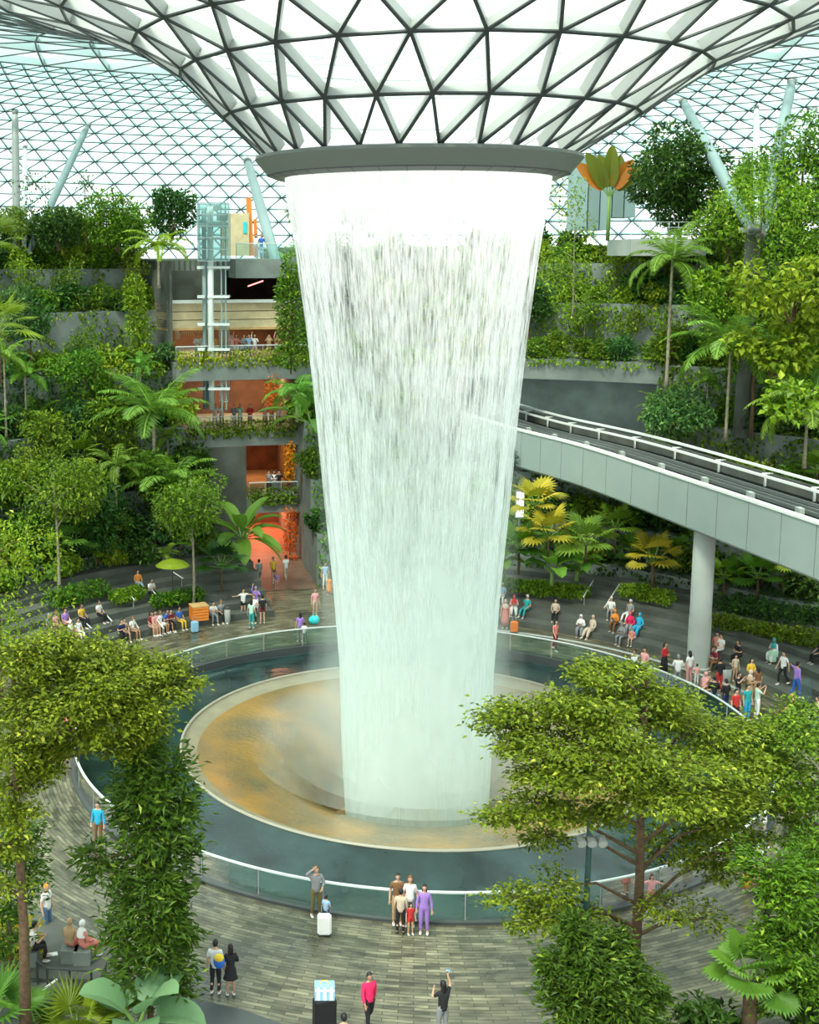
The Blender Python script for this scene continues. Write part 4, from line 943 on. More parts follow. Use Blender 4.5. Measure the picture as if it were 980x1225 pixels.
hp(fanpalm, (0, 460), 8, 'spiky yellow-green palm leaves entering at the left edge', name='fan_palm', seed=355, H=2.6, R=1.25, nl=14, matn='leaf_bright', split=.6)
hp(fanpalm, (-8, 330), 14, 'dark spiky palm leaves at the left edge below the upright column', name='fan_palm', seed=357, H=1.6, R=1.2, nl=12, matn='leaf_mid', split=.6)
# right side
hp(banana, (727, 288), 35.0, "fan shaped traveller's palm with orange tipped paddle leaves", name='travellers_palm', seed=401, H=ht(235, 288, 35.0), L=2.6, nl=7, Wd=1.1, fan=True, stalk=.25, matn='leaf_olive')
def rows_of(c, n, sx, sy, sz, r0, r): return [(c[0] + r.uniform(-sx, sx), c[1] + r.uniform(-sy, sy), c[2] + r.uniform(-sz, sz), r0 * r.uniform(.7, 1.2), r0 * r.uniform(.7, 1.2), r0 * r.uniform(.45, .8)) for _ in range(n)]
hp(tree, (812, 300), 34, 'big dark round tree behind the upper right balcony', name='bushy_tree', matn='leaf_dark', seed=403, H=ht(150, 300, 34), R=3.1, crown=.78, n=10000, L=.33, tr=.16)
hp(tree, (870, 330), 30, 'leafy green tree right of the balcony in front of the leaning column', name='bushy_tree', matn='leaf_mid', seed=405, H=ht(222, 330, 30), R=1.8, crown=.85, n=4500, L=.28, tr=.1)
hp(tree, (955, 330), 27, 'large tree at the upper right edge of the view', name='bushy_tree', matn='leaf_mid', seed=407, H=ht(150, 330, 27), R=3.2, crown=.8, n=11000, L=.30, tr=.15)
hp(tree, (895, 290), 40, 'loose yellowish tree between the leaning roof columns', name='bushy_tree', matn='leaf_bright', seed=409, H=ht(170, 290, 33), R=2.3, crown=.6, n=3000, L=.25, tr=.09)
q_ = P(905, 272, 24.0)
t = thing('column_footing', 'pale concrete footing under the leaning roof columns on the right, partly hidden by leaves', 'column', (q_.x, 24.6, 14.2)); m = MB(); m.lathe([(.5, -4), (.42, 0), (.40, q_.z - 14.4), (.01, q_.z - 14.2)], 20); bld(m, 'pier', ['concrete_dark'], t); m = MB(); m.lathe([(.8, q_.z - 14.5), (.8, q_.z - 14.2), (.01, q_.z - 14.15)], 20); bld(m, 'cap', ['concrete_pale'], t)
o_ = tree('bushy_tree', 'bright leafy tree wrapped around the feet of the right roof columns', 'leaf_bright', 621, H=P(905, 238, 23).z - 10.5, R=2.0, crown=.62, n=5200, L=.27, tr=.12, cat='tree'); o_.location = (q_.x, 22.9, 10.5)
hp(tree, (685, 380), 30, 'slender bright sapling right of the waterfall top', name='slender_tree', matn='leaf_bright', seed=411, H=ht(250, 380, 30), R=1.15, crown=.72, n=1500, L=.25, tr=.06, bark='bark_pale')
hp(palm, (797, 470), 27, 'tall feather palm with a ringed pale trunk right of the tunnel', name='feather_palm', seed=413, H=ht(312, 470, 27), fl=3.7, nf=17, lw=.8, droop=1.6, elev=(-.2, 1.35), tr=.12, nl=30)
hp(palm, (868, 528), 22, 'broad feather palm with a white trunk behind the guideway rail', name='feather_palm', seed=415, H=ht(415, 528, 22), fl=4.4, nf=18, lw=.9, droop=1.4, elev=(-.1, 1.3), tr=.10, nl=32)
hp(palm, (962, 560), 16, 'feather palm behind the guideway at the right edge', name='feather_palm', seed=417, H=ht(490, 560, 16), fl=3.4, nf=15, lw=.8, droop=1.6, elev=(-.2, 1.1), tr=.1)
hp(palm, (985, 520), 20, 'palm fronds hanging at the far right edge under the yellow climber', name='feather_palm', seed=419, H=ht(440, 520, 20), fl=3.2, nf=14, lw=.8, droop=1.6, elev=(-.3, .9), tr=.1)
for i, (px, py, Y, sx, sz, n) in enumerate([(955, 345, 17, 3.6, 1.5, 1300), (935, 415, 18.5, 3.0, 1.8, 1300), (960, 480, 15, 1.8, .7, 500), (880, 345, 24, 2.2, .8, 500)]):
    t = thing('climbing_plant', ['large yellow-green leaved climber spilling over the upper right wall', 'yellow-green climber mass below the upper one on the right', 'small patch of yellow-green climber over the palm at the right edge', 'yellow-green climber tuft right of the tall feather palm'][i], 'climber', P(px, py, Y))
    r = rg_(430 + i); bl = rows_of((0, 0, 0), 12, sx * .8, .9, sz, 1.0, r)
    link('foliage', foliage('foliage', bl, n, .42, 'leaf_bright', 440 + i, .75, .9), t); m = MB()
    for b in bl[:7]: m.tube([(0, .8, -sz * 1.3), (b[0] * .5, .5, b[2] * .5), b[:3]], [.06, .04, .02], 5)
    bld(m, 'stems', ['bark'], t)
hp(shrub, (805, 520), 24.5, 'dense dark glossy shrub in front of the tunnel right wall', name='leafy_shrub', matn='leaf_teal', seed=451, R=2.2, n=3200, L=.30, tall=.65)
for i, (px, py, Y, R_, mt) in enumerate([(640, 612, 21, 1.1, 'leaf_yellow'), (655, 650, 19.5, 1.2, 'leaf_yellow'), (735, 640, 19.5, 1.0, 'leaf_mid'), (780, 680, 17.5, 1.1, 'leaf_yellow'), (700, 660, 19, 1.2, 'leaf_palm'), (620, 665, 20, 1.1, 'leaf_mid'), (905, 700, 15.5, 1.0, 'leaf_mid'), (865, 700, 16.5, .9, 'leaf_bright')]):
    hp(fanpalm, (px, py + 22), Y, ['yellow-orange fan palm highest up under the guideway beside the waterfall', 'yellow fan palm below the highest yellow one', 'green fan palm centred under the guideway', 'yellow fan palm left of the bridge pier', 'pale green fan palm between the yellow and green ones under the guideway', 'fan palm closest to the waterfall under the guideway', 'fan palm right of the bridge pier under the guideway end', 'bright fan palm just right of the bridge pier'][i], name='fan_palm', seed=460 + i, H=1.5, R=R_, nl=13, matn=mt)
for i, (px, py, Y) in enumerate([(660, 700, 19), (595, 690, 20), (690, 695, 19.5)]):
    hp(banana, (px, py), Y, ['broad elephant-ear plant low under the guideway', 'broad-leaved plant beside the waterfall under the guideway', 'broad-leaved plant behind the handrails under the guideway'][i], name='elephant_ear', seed=480 + i, H=.8, L=1.3, nl=9, Wd=.95, elev=(.3, 1.2), droop=1.2)
t = thing('illuminated_sign', 'small white lit panel among the plants beside the waterfall', 'sign', P(622, 603, 21.5)); mat('sign_glow', (.85, .93, 1), .5, emit=.9)
m = MB(); m.box((0, 0, 0), (.55, .15, 1.7)); bld(m, 'frame', ['steel_grey'], t); m = MB(); m.box((0, -.08, 0), (.45, .02, 1.55)); bld(m, 'panel', ['sign_glow'], t); m = MB(); m.box((0, 0, -1.4), (.1, .1, 1.1)); bld(m, 'post', ['steel_grey'], t)

# ------------------------------------------------------------------ near trees
def pads_tree(name, label, base, pads, matn, seed, L, tr, H, dens=1.0, W=.45, bark='bark', thick=.28, up=1.0, trunk_pts=None, cat='tree'):
    """pads: (px,py,Y,r_px_x,nleaf[,flat]) leaf tiers at the end of branches; the point is at depth Y"""
    r = rg_(seed); t = thing(name, label, cat, base); base = Vector(base); PO, DR, NR, LS = [], [], [], []; br = MB(); tp = trunk_pts or [(0, 0, 0), (.05, 0, H * .35), (-.04, .03, H * .7), (0, 0, H)]
    for pd in pads:
        px, py, Y, rp, n = pd[:5]; fl = pd[5] if len(pd) > 5 else thick
        c = P(px, py, Y) - base; sc = (Y - CAM[1]) / F; R_ = rp * sc; n = int(n * dens)
        zb = max(.12 * H, min(H * .97, c.z - .35 * math.hypot(c.x, c.y) - .1)); q = zb / H
        tx = np.interp(zb, [a[2] for a in tp], [a[0] for a in tp]); ty = np.interp(zb, [a[2] for a in tp], [a[1] for a in tp])
        s = Vector((tx, ty, zb)); mid = s.lerp(c, .5) + Vector((0, 0, .12 * (c - s).length))
        br.tube([s, mid, c], [tr * .42, tr * .26, tr * .10], 6, cap=False)
        subs = []
        for k in range(9):
            a = r.uniform(0, 2 * PI); q_ = R_ * r.uniform(.3, .95) ; e = c + Vector((math.cos(a) * q_, math.sin(a) * q_ * .9, r.normal() * fl * R_ * .35 - .05 * q_)); br.tube([c.lerp(mid, .25 * (k % 2)), c.lerp(e, .5) + Vector((0, 0, .06)), e], [tr * .10, tr * .06, .008], 4, cap=False); subs.append((e.x, e.y, e.z))
        subs = np.array(subs + [(c.x, c.y, c.z)]); kk = r.integers(len(subs), size=n)
        off = r.normal(size=(n, 3)) * np.array([R_ * .30, R_ * .30, R_ * fl * .24]); pos = subs[kk] + off
        dd = pos - np.array([c.x, c.y, c.z]) ; dd[:, 2] *= .3
        PO.append(pos); DR.append(unit(dd) * .7 + r.normal(size=(n, 3)) * np.array([.6, .6, .25])); NR.append(np.array([0, 0, up]) + r.normal(size=(n, 3)) * .38); LS.append(L * r.uniform(.6, 1.25, n))
    PO, DR, NR, LS = map(np.concatenate, (PO, DR, NR, LS))
    link('foliage', leaf_mesh('foliage', PO, DR, NR, LS, LS * W, matn, r), t)
    m = MB(); m.tube(tp, [tr * (1.15 - .8 * p[2] / H) for p in tp], 10); bld(m, 'trunk', [bark], t, True); bld(br, 'branches', [bark], t); return t
gb = G(757, 1185); gY = gb.y
# big tiered tree, right
pads = [(735, 800, 0, 42, 2200), (705, 812, -1, 30, 1200), (760, 825, .5, 55, 3000), (690, 838, -1.5, 45, 2200), (640, 858, -1, 55, 2600), (612, 868, 0, 38, 1500), (800, 850, 1, 55, 2800), (725, 862, -2, 60, 3200),
        (850, 868, 1.5, 55, 2600), (670, 893, -2.2, 55, 2600), (610, 893, -1, 32, 1200), (760, 905, -2.5, 65, 3600), (828, 912, -1, 60, 3000), (885, 905, .5, 50, 2200), (705, 930, -2.8, 55, 2800), (655, 925, -1.5, 38, 1400), (780, 945, -2.5, 58, 2900), (840, 950, -.6, 55, 2400), (890, 950, .8, 45, 1900),
        (640, 960, -1.6, 42, 1500), (600, 975, -1, 32, 900), (700, 975, -1.5, 45, 1500), (860, 985, 1, 50, 2000), (810, 1000, 1.3, 50, 1700), (650, 1000, -.5, 30, 700), (895, 1010, 1.5, 35, 1000), (850, 1030, 1.6, 40, 1200),
        (615, 1075, -1, 32, 900), (660, 1060, -1.3, 36, 1000), (690, 1095, -1, 36, 1000), (645, 1100, -1.8, 34, 900), (800, 1085, -1, 40, 500), (840, 1100, -.5, 38, 450)]
pads = [(a, b, gY + y * .8, r_ * 1.0, n) for a, b, y, r_, n in pads]
Ht = P(750, 800, gY).z
pads_tree('tiered_tree', 'big light green tree with layered branches in the right foreground', gb, pads, 'leaf_near', 501, .17, .15, Ht, .72, thick=.30, W=.5)
# second crown at the right edge
g2 = G(985, 1215); Y2 = g2.y + 3; g2 = Vector((P(985, 1100, Y2).x, Y2, 0))
pads = [(930, 870, 0, 45, 2000), (968, 880, -1, 45, 2000), (905, 905, 1, 38, 1400), (950, 920, -.5, 50, 2200), (975, 955, -1, 45, 1900), (925, 960, 1, 40, 1300), (985, 1000, 0, 40, 1400), (965, 850, 1, 30, 900)]
pads_tree('tiered_tree', 'light green layered tree crown cut by the right edge', g2, [(a, b, Y2 + y * .8, r_, n) for a, b, y, r_, n in pads], 'leaf_near', 503, .17, .13, P(960, 860, Y2).z, .8, thick=.5, W=.5)
g3 = G(955, 1255); Y3 = g3.y
pads = [(925, 1040, 0, 36, 1500, .9), (965, 1030, .5, 40, 1800, .9), (945, 1075, -.5, 42, 2000, .9), (975, 1100, 0, 40, 1800, .9), (935, 1125, -.5, 38, 1500, .9), (965, 1160, -.5, 45, 1900, .9), (930, 1190, 0, 36, 1300, .9), (978, 1205, 0, 40, 1500, .9)]
pads_tree('dense_tree', 'dense mid green tree at the lower right corner', g3, [(a, b, Y3 + y * .8, r_, n, .9) for a, b, y, r_, n, _ in pads], 'leaf_mid', 505, .20, .10, P(955, 1040, Y3).z, .8, W=.4, up=.6)
# dark shrub tree below the tiered tree
g4 = G(705, 1262); Y4 = g4.y
pads = [(690, 1120, 0, 34, 1500, 1.1), (730, 1130, .5, 36, 1600, 1.1), (665, 1150, 0, 32, 1300, 1.1), (705, 1160, -.5, 45, 2200, 1.1), (755, 1165, 0, 36, 1500, 1.1), (680, 1195, -.5, 42, 1900, 1.1), (735, 1200, -.5, 46, 2200, 1.1), (775, 1200, 0, 28, 1000, 1.1), (700, 1225, -.6, 45, 1500, 1.1), (755, 1228, -.3, 40, 1200, 1.1)]
pads_tree('dark_bushy_tree', 'dense dark green bushy tree at the bottom right of centre', g4, [(a, b, Y4 + y * .7, r_ * .8, n, 1.1) for a, b, y, r_, n, _ in pads], 'leaf_neardark', 507, .22, .07, P(705, 1125, Y4).z, .85, W=.34, up=.5)
# slim dark tree left of centre
g5 = G(180, 1240); Y5 = g5.y
pads = [(178, 895, 0, 26, 900, 1), (160, 915, 0, 26, 900, 1), (205, 920, .3, 30, 1100, 1), (178, 945, -.4, 36, 1500, 1), (205, 965, 0, 34, 1300, 1), (155, 965, 0, 28, 900, 1), (185, 995, -.4, 40, 1800, 1), (205, 1020, .2, 32, 1200, 1), (160, 1030, 0, 30, 1000, 1), (188, 1050, -.4, 40, 1700, 1),
        (115, 1025, -.6, 24, 450, .6), (130, 1045, -.6, 24, 500, .8), (212, 1070, 0, 26, 800, 1), (165, 1085, -.2, 38, 1400, 1), (200, 1100, -.3, 36, 1200, 1), (225, 1118, .2, 26, 800, 1), (150, 1115, 0, 32, 900, 1), (190, 1140, -.3, 42, 1300, 1), (160, 1165, 0, 34, 800, 1), (220, 1160, 0, 28, 700, 1), (195, 1185, 0, 38, 800, 1)]
pads_tree('slim_tree', 'slim upright tree with dark pointed leaves left of the fountain', g5, [(a - (8 if a > 195 and b > 1030 else 0), b, Y5 + y, r_ * (.8 if a > 195 and b > 1030 else 1), n, 1.0) for a, b, y, r_, n, _ in pads], 'leaf_neardark', 509, .29, .085, P(178, 900, Y5).z, .46, W=.30, up=.4)
# left edge tree
Y6 = -22.0; g6 = Vector((P(30, 1225, Y6).x, Y6, 0))
pads = [(20, 790, 0, 42, 1500), (60, 800, 1, 42, 1700), (105, 795, 1.5, 48, 2200), (150, 790, 2, 42, 1900), (190, 800, 2, 36, 1300), (215, 815, 2, 24, 600), (130, 820, .5, 48, 2100), (80, 835, 0, 48, 2000), (165, 840, 1, 40, 1500), (200, 830, 1.5, 26, 700), (35, 850, -.5, 45, 1700), (120, 860, .5, 40, 1500), (175, 868, 1, 28, 800), (90, 885, .5, 34, 1000), (140, 890, 1, 32, 1000),
        (15, 895, -.5, 40, 1400), (65, 905, 0, 30, 800), (10, 940, 0, 36, 1100), (45, 920, 0, 24, 500), (20, 975, -.3, 30, 700), (8, 1010, -.3, 26, 500), (-5, 1060, 0, 34, 700), (65, 765, 1, 28, 600), (40, 770, 0, 24, 500)]
pads_tree('tall_tree', 'tall leafy tree with a thin brown trunk along the left edge', g6, [(a, b, Y6 + y, r_, n) for a, b, y, r_, n in pads], 'leaf_near', 511, .165, .15, P(28, 790, Y6).z, .95, thick=.6, W=.5)
Y7 = -19; g7 = Vector((P(15, 1225, Y7).x, Y7, 0))
pads = [(30, 1000, 0, 26, 600, .9), (15, 1025, 0, 32, 800, .9), (20, 1080, 0, 30, 700, .9), (5, 1120, 0, 30, 700, .9), (38, 1040, 0, 24, 500, .9)]
pads_tree('understory_tree', 'small darker tree behind the thin trunk at the left edge', g7, [(a, b, Y7 + y, r_, n, .9) for a, b, y, r_, n, _ in pads], 'leaf_neardark', 513, .18, .06, P(20, 1010, Y7).z, 1, W=.4, up=.5)
t = hp(shrub, (12, 1130), -17.5, 'yellow-orange leaved shrub at the left edge', name='yellow_shrub', matn='leaf_yellow', seed=515, R=.9, n=700, L=.24, tall=1.2); t.location.z = 0
# left mid crowns
hp(tree, (0, 800), 6, 'yellow-green tree at the left edge beside the seating steps', name='bushy_tree', matn='leaf_bright', seed=517, H=8.0, R=1.9, crown=.85, n=2600, L=.25, tr=.1)
bpy.data.objects[[o.name for o in COL.objects if o.get('label') == 'yellow-green tree at the left edge beside the seating steps'][0]].location.z = 0
# foreground palms and big leaves
def ground_plant(maker, px, py, label, **kw):
    o = maker(label=label, **kw); o.location = G(px, py); return o
ground_plant(fanpalm, 95, 1262, 'yellow-green fan palm at the bottom left', name='fan_palm', seed=601, H=.35, R=1.0, nl=18, matn='leaf_near', nseg=16, split=.55)
ground_plant(fanpalm, -12, 1262, 'green fan palm cut by the bottom left corner', name='fan_palm', seed=603, H=.8, R=1.1, nl=14, matn='leaf_palm', nseg=16, split=.5)
ground_plant(banana, 165, 1275, 'elephant-ear plant with huge pale green leaves at the bottom left', name='elephant_ear', seed=605, H=1.2, L=1.6, nl=6, Wd=1.3, matn='leaf_pale', elev=(.35, 1.2), droop=1.0, stalk=.35)
ground_plant(fanpalm, 893, 1262, 'fan palm with round pleated leaves and a hairy trunk at the bottom right', name='fan_palm', seed=607, H=2.2, R=.82, nl=11, matn='leaf_palm', nseg=22, split=.18, tr=.2)
ground_plant(shrub, 985, 1262, 'dark leafy shrub at the bottom right corner', name='dark_shrub', matn='leaf_dark', seed=609, R=1.5, n=1800, L=.26)
ground_plant(shrub, 845, 1262, 'low dark shrub beside the fan palm trunk at the bottom', name='dark_shrub', matn='leaf_dark', seed=611, R=.9, n=900, L=.26)
# ------------------------------------------------------------------ people
CLO = {'white': (.80, .80, .78), 'black': (.015, .015, .018), 'grey': (.25, .26, .27), 'navy': (.02, .035, .12), 'blue': (.03, .13, .50), 'sky': (.02, .38, .62), 'lblue': (.35, .55, .75), 'teal': (.02, .35, .36), 'brown': (.20, .10, .04), 'tan': (.48, .32, .17),
       'beige': (.60, .50, .38), 'pink': (.80, .38, .38), 'hotpink': (.80, .02, .12), 'red': (.55, .03, .03), 'purple': (.36, .20, .62), 'orange': (.80, .28, .04), 'yellow': (.75, .50, .05), 'green': (.08, .28, .10), 'olive': (.16, .13, .05), 'denim': (.10, .20, .34), 'mint': (.50, .75, .60), 'salmon': (.65, .22, .18), 'maroon': (.22, .02, .04)}
for k_, c_ in CLO.items(): mat('cloth_' + k_, c_, .85)
SK = {'light': (.62, .38, .26), 'mid': (.45, .25, .15), 'dark': (.22, .11, .06)}
for k_, c_ in SK.items(): mat('skin_' + k_, c_, .55)
mat('hair_black', (.012, .010, .010), .5); mat('hair_brown', (.08, .035, .015), .5); mat('hair_grey', (.4, .39, .37), .6); mat('eye_dark', (.02, .015, .01), .3); mat('lip', (.45, .12, .10), .5)
def skinmesh(verts, edges, rad, root=0, sub=2):
    me = bpy.data.meshes.new('tmp'); me.from_pydata([tuple(v) for v in verts], edges, []); ob = bpy.data.objects.new('tmp', me); COL.objects.link(ob)
    md = ob.modifiers.new('s', 'SKIN'); md.use_smooth_shade = True
    for i, sv in enumerate(me.skin_vertices[0].data):
        r = rad[i]; sv.radius = (r, r) if not isinstance(r, tuple) else r; sv.use_root = (i == root)
    sb = ob.modifiers.new('u', 'SUBSURF'); sb.levels = sub; sb.render_levels = sub
    dg = bpy.context.evaluated_depsgraph_get(); dg.update(); ev = ob.evaluated_get(dg); out = bpy.data.meshes.new_from_object(ev)
    V = [tuple(v.co) for v in out.vertices]; Fs = [list(p.vertices) for p in out.polygons]
    bpy.data.objects.remove(ob); bpy.data.meshes.remove(me); bpy.data.meshes.remove(out)
    return V, Fs
def ico(sub, fn):
    bm = bmesh.new(); bmesh.ops.create_icosphere(bm, subdivisions=sub, radius=1)
    V = [fn(v.co.copy()) for v in bm.verts]; Fs = [[v.index for v in f.verts] for f in bm.faces]; bm.free(); return V, Fs
# poses: forward is -y; 'o' is hip height of the pelvis joint; arms (elbow, wrist) for right(-x) and left(+x)
POSES = {
 'stand': dict(arms=[((-.23, .03, 1.12), (-.25, -.05, .87)), ((.23, .03, 1.12), (.25, -.05, .87))], legs=[((-.10, -.02, .50), (-.11, .03, .09)), ((.10, -.02, .50), (.12, .03, .09))]),
 'walk': dict(arms=[((-.23, -.08, 1.13), (-.22, -.22, .93)), ((.23, .12, 1.13), (.24, .12, .88))], legs=[((-.10, -.16, .53), (-.10, -.16, .10)), ((.10, .08, .50), (.10, .34, .16))]),
 'photo': dict(arms=[((-.27, -.16, 1.28), (-.12, -.30, 1.52)), ((.27, -.16, 1.28), (.12, -.30, 1.52))], legs=[((-.11, -.02, .50), (-.13, .03, .09)), ((.11, -.02, .50), (.13, .03, .09))]),
 'reach': dict(arms=[((-.26, -.08, 1.55), (-.20, -.12, 1.80)), ((.25, -.14, 1.22), (.14, -.30, 1.32))], legs=[((-.10, -.02, .50), (-.12, .03, .09)), ((.10, -.04, .50), (.12, .05, .09))]),
 'handhead': dict(arms=[((-.36, -.06, 1.52), (-.14, -.08, 1.68)), ((.27, -.02, 1.14), (.16, -.16, 1.04))], legs=[((-.11, -.02, .50), (-.14, .03, .09)), ((.11, -.02, .50), (.13, .03, .09))]),
 'armsout': dict(arms=[((-.42, -.05, 1.36), (-.66, -.10, 1.38)), ((.42, -.05, 1.34), (.64, -.12, 1.30))], legs=[((-.10, -.02, .50), (-.12, .03, .09)), ((.10, -.02, .50), (.12, .03, .09))]),
 'point': dict(arms=[((-.23, .03, 1.12), (-.25, -.05, .87)), ((.42, -.05, 1.36), (.68, -.12, 1.36))], legs=[((-.10, -.10, .52), (-.10, -.12, .09)), ((.10, .06, .50), (.10, .20, .10))]),
 'folded': dict(arms=[((-.25, -.02, 1.14), (-.02, -.20, 1.12)), ((.25, -.02, 1.14), (.02, -.22, 1.16))], legs=[((-.09, -.02, .50), (-.10, .03, .09)), ((.09, -.02, .50), (.10, .03, .09))]),
 'sit': dict(sit=1, arms=[((-.24, -.06, .30), (-.13, -.32, .20)), ((.24, -.06, .30), (.13, -.32, .20))], legs=[((-.11, -.46, .10), (-.11, -.48, -.33)), ((.11, -.46, .10), (.12, -.50, -.33))]),
 'sitlean': dict(sit=1, lean=-.16, arms=[((-.24, -.20, .30), (-.10, -.40, .38)), ((.24, -.20, .30), (.10, -.42, .36))], legs=[((-.13, -.45, .11), (-.14, -.40, -.33)), ((.13, -.45, .11), (.15, -.52, -.33))]),
 'sitback': dict(sit=1, lean=.12, arms=[((-.30, .20, .30), (-.30, .30, .05)), ((.26, -.02, .30), (.16, -.28, .22))], legs=[((-.12, -.45, .12), (-.08, -.75, -.20)), ((.12, -.44, .13), (.12, -.62, -.28))]),
}
PC = {}
def arrs(pose):
    p = POSES[pose]; sit = p.get('sit'); ln = p.get('lean', 0)
    if sit: J = dict(pel=(0, 0, .11), sp=(0, ln * .35, .30), ch=(0, ln * .8, .50), nk=(0, ln, .63), hd=(0, ln - .01, .70), sh=(.165, ln * .85, .555), hip=(.09, -.04, .10))
    else: J = dict(pel=(0, 0, .96), sp=(0, .01, 1.15), ch=(0, .01, 1.34), nk=(0, .01, 1.47), hd=(0, 0, 1.54), sh=(.165, .01, 1.405), hip=(.09, 0, .90))
    return p, J
def build_pose(pose, female):
    if (pose, female) in PC: return PC[(pose, female)]
    p, J = arrs(pose); sit = p.get('sit'); k = .92 if female else 1.0
    sh = J['sh'][0] * k; V, E, R = [], [], []
    def add(v, r, par=None):
        V.append(v); R.append(r)
        if par is not None: E.append((par, len(V) - 1))
        return len(V) - 1
    pel = add(J['pel'], (.145, .105)); sp = add(J['sp'], (.120 * k, .090), pel); chs = add(J['ch'], (.145 * k, .105), sp); nk = add(J['nk'], .052, chs); hd = add(J['hd'], .048, nk)
    mids = []
    for s, (el, wr) in zip((-1, 1), p['arms']):
        a = add((s * sh, J['sh'][1], J['sh'][2]), .056 * k, chs); e = add(el, .040 * k, a); w = add(wr, .028, e)
        d = Vector(wr) - Vector(el); d.normalize(); pm = Vector(wr) + d * .07; add(tuple(pm), (.036, .018), w); mids.append((s, Vector(wr), d))
    for s, (kn, an) in zip((-1, 1), p['legs']):
        h = add((s * J['hip'][0], J['hip'][1], J['hip'][2]), .088, pel); m1 = Vector((s * J['hip'][0], J['hip'][1], J['hip'][2])).lerp(Vector(kn), .5); a = add(tuple(m1), .075, h); q = add(kn, .052, a)
        m2 = Vector(kn).lerp(Vector(an), .35); c = add(tuple(m2 + Vector((0, .015, 0))), .053, q); an_ = add(an, .033, c); add((an[0], an[1] - .14, an[2] - .05), .032, an_)
    BV, BF = skinmesh(V, E, R, 0, 1); mi = [0] * len(BF); mb = MB(); mb.v = BV; mb.f = BF; mb.m = mi
    for s, wr, d in mids:      # five fingers, thumb leaving the side of the palm
        side = d.cross(Vector((0, 1, 0)));
        if side.length < .1: side = d.cross(Vector((1, 0, 0)))
        side.normalize(); cur = side.cross(d).normalized()
        for i, L_ in enumerate((.062, .075, .080, .072)):
            b = wr + d * .075 + side * (.024 - .016 * i); mb.tube([b - d * .02, b + d * L_ * .5 + cur * .006, b + d * L_ + cur * .025], [.0095, .0085, .0055], 5)
        b = wr + d * .03 + side * .028; mb.tube([b - side * .012, b + side * .022 + d * .02, b + side * .034 + d * .05 + cur * .01], [.012, .010, .007], 5)
    hc = Vector(J['hd']) + Vector((0, -.015, .095))
    def hf(v):
        x, y, z = v; w = 1 - .22 * max(0, -z); q = Vector((x * .074 * w, y * .094, z * .115))
        if y < -.8 and abs(x) < .28 and -.35 < z < .15: q.y -= .022 * (1 - abs(x) / .28) * (1 - abs(z + .22) / .4)
        if y < -.5 and abs(abs(x) - .38) < .2 and 0 < z < .28: q.y += .008
        if abs(x) > .9 and abs(z) < .3 and abs(y) < .3: q.x *= 1.14
        return hc + q
    v, f = ico(3, hf); mb.add(v, f, 0)
    for s in (-1, 1):
        v, f = ico(1, lambda c: hc + Vector((s * .030, -.086, .010)) + Vector((c.x * .013, c.y * .008, c.z * .008))); mb.add(v, f, 1)
    v, f = ico(1, lambda c: hc + Vector((0, -.088, -.055)) + Vector((c.x * .024, c.y * .008, c.z * .008))); mb.add(v, f, 2)
    body = mb.mesh('body', ['skin_light', 'eye_dark', 'lip'], True)
    # shirt
    def top(long):
        V, E, R = [], [], []
        def add(v, r, par=None):
            V.append(v); R.append(r)
            if par is not None: E.append((par, len(V) - 1))
            return len(V) - 1
        pj = Vector(J['pel']); chs = add(J['ch'], (.165 * k, .125)); sp = add(J['sp'], (.148 * k, .115), chs); w_ = add(tuple(pj), (.172, .134), sp); add(tuple(pj + Vector((0, .02 if sit else 0, -.02 if sit else -.12))), (.175, .138), w_); add(tuple(Vector(J['nk']) + Vector((0, 0, -.03))), .062, chs)
        for s, (el, wr) in zip((-1, 1), p['arms']):
            a = add((s * sh, J['sh'][1], J['sh'][2]), .070 * k, chs); e0 = Vector((s * sh, J['sh'][1], J['sh'][2])); e = add(tuple(e0.lerp(Vector(el), .75 if not long else 1)), .056 * k, a)
            if long: add(tuple(Vector(el).lerp(Vector(wr), .9)), .042, e)
        return skinmesh(V, E, R, 0, 1)
    def bottom(kind):
        V, E, R = [], [], []
        def add(v, r, par=None):
            V.append(v); R.append(r)
            if par is not None: E.append((par, len(V) - 1))
            return len(V) - 1
        if kind in ('skirt', 'dress') and not sit:
            mb = MB(); z0 = .22 if kind == 'skirt' else .60; pr = [(.145, 1.02), (.175, .9), (.20, .7), (.22, max(.5, z0 + .05)), (.24, z0), (.225, z0 + .01)]
            o = len(mb.v); mb.lathe(pr, 22); mb.v = [(x * 1.0, y * .8, z) for x, y, z in mb.v]; return mb.v, mb.f
        pl = add(J['pel'], (.155, .12)); add(tuple(Vector(J['pel']) + Vector((0, J['sp'][1] * .3, .12))), (.150, .115), pl)
        for s, (kn, an) in zip((-1, 1), p['legs']):
            h = add((s * J['hip'][0], J['hip'][1], J['hip'][2]), .100, pl); fat = 1.5 if kind in ('skirt', 'dress') else 1
            m1 = Vector((s * J['hip'][0], J['hip'][1], J['hip'][2])).lerp(Vector(kn), .55); a = add(tuple(m1), .088 * fat, h)
            if kind == 'shorts': continue
            q = add(kn, .070 * fat, a)
            if kind == 'dress': continue
            add(tuple(Vector(kn).lerp(Vector(an), .93)), .055 * fat, q)
        return skinmesh(V, E, R, 0, 1)
    def shoes():
        mb = MB()
        for s, (kn, an) in zip((-1, 1), p['legs']):
            c = Vector(an) + Vector((0, -.065, -.05)); v, f = ico(2, lambda q: c + Vector((q.x * .048, q.y * .13, q.z * .042 if q.z > 0 else q.z * .035)) + Vector((0, 0, .02 * max(0, q.y)))); mb.add(v, f, 0)
        return mb.v, mb.f
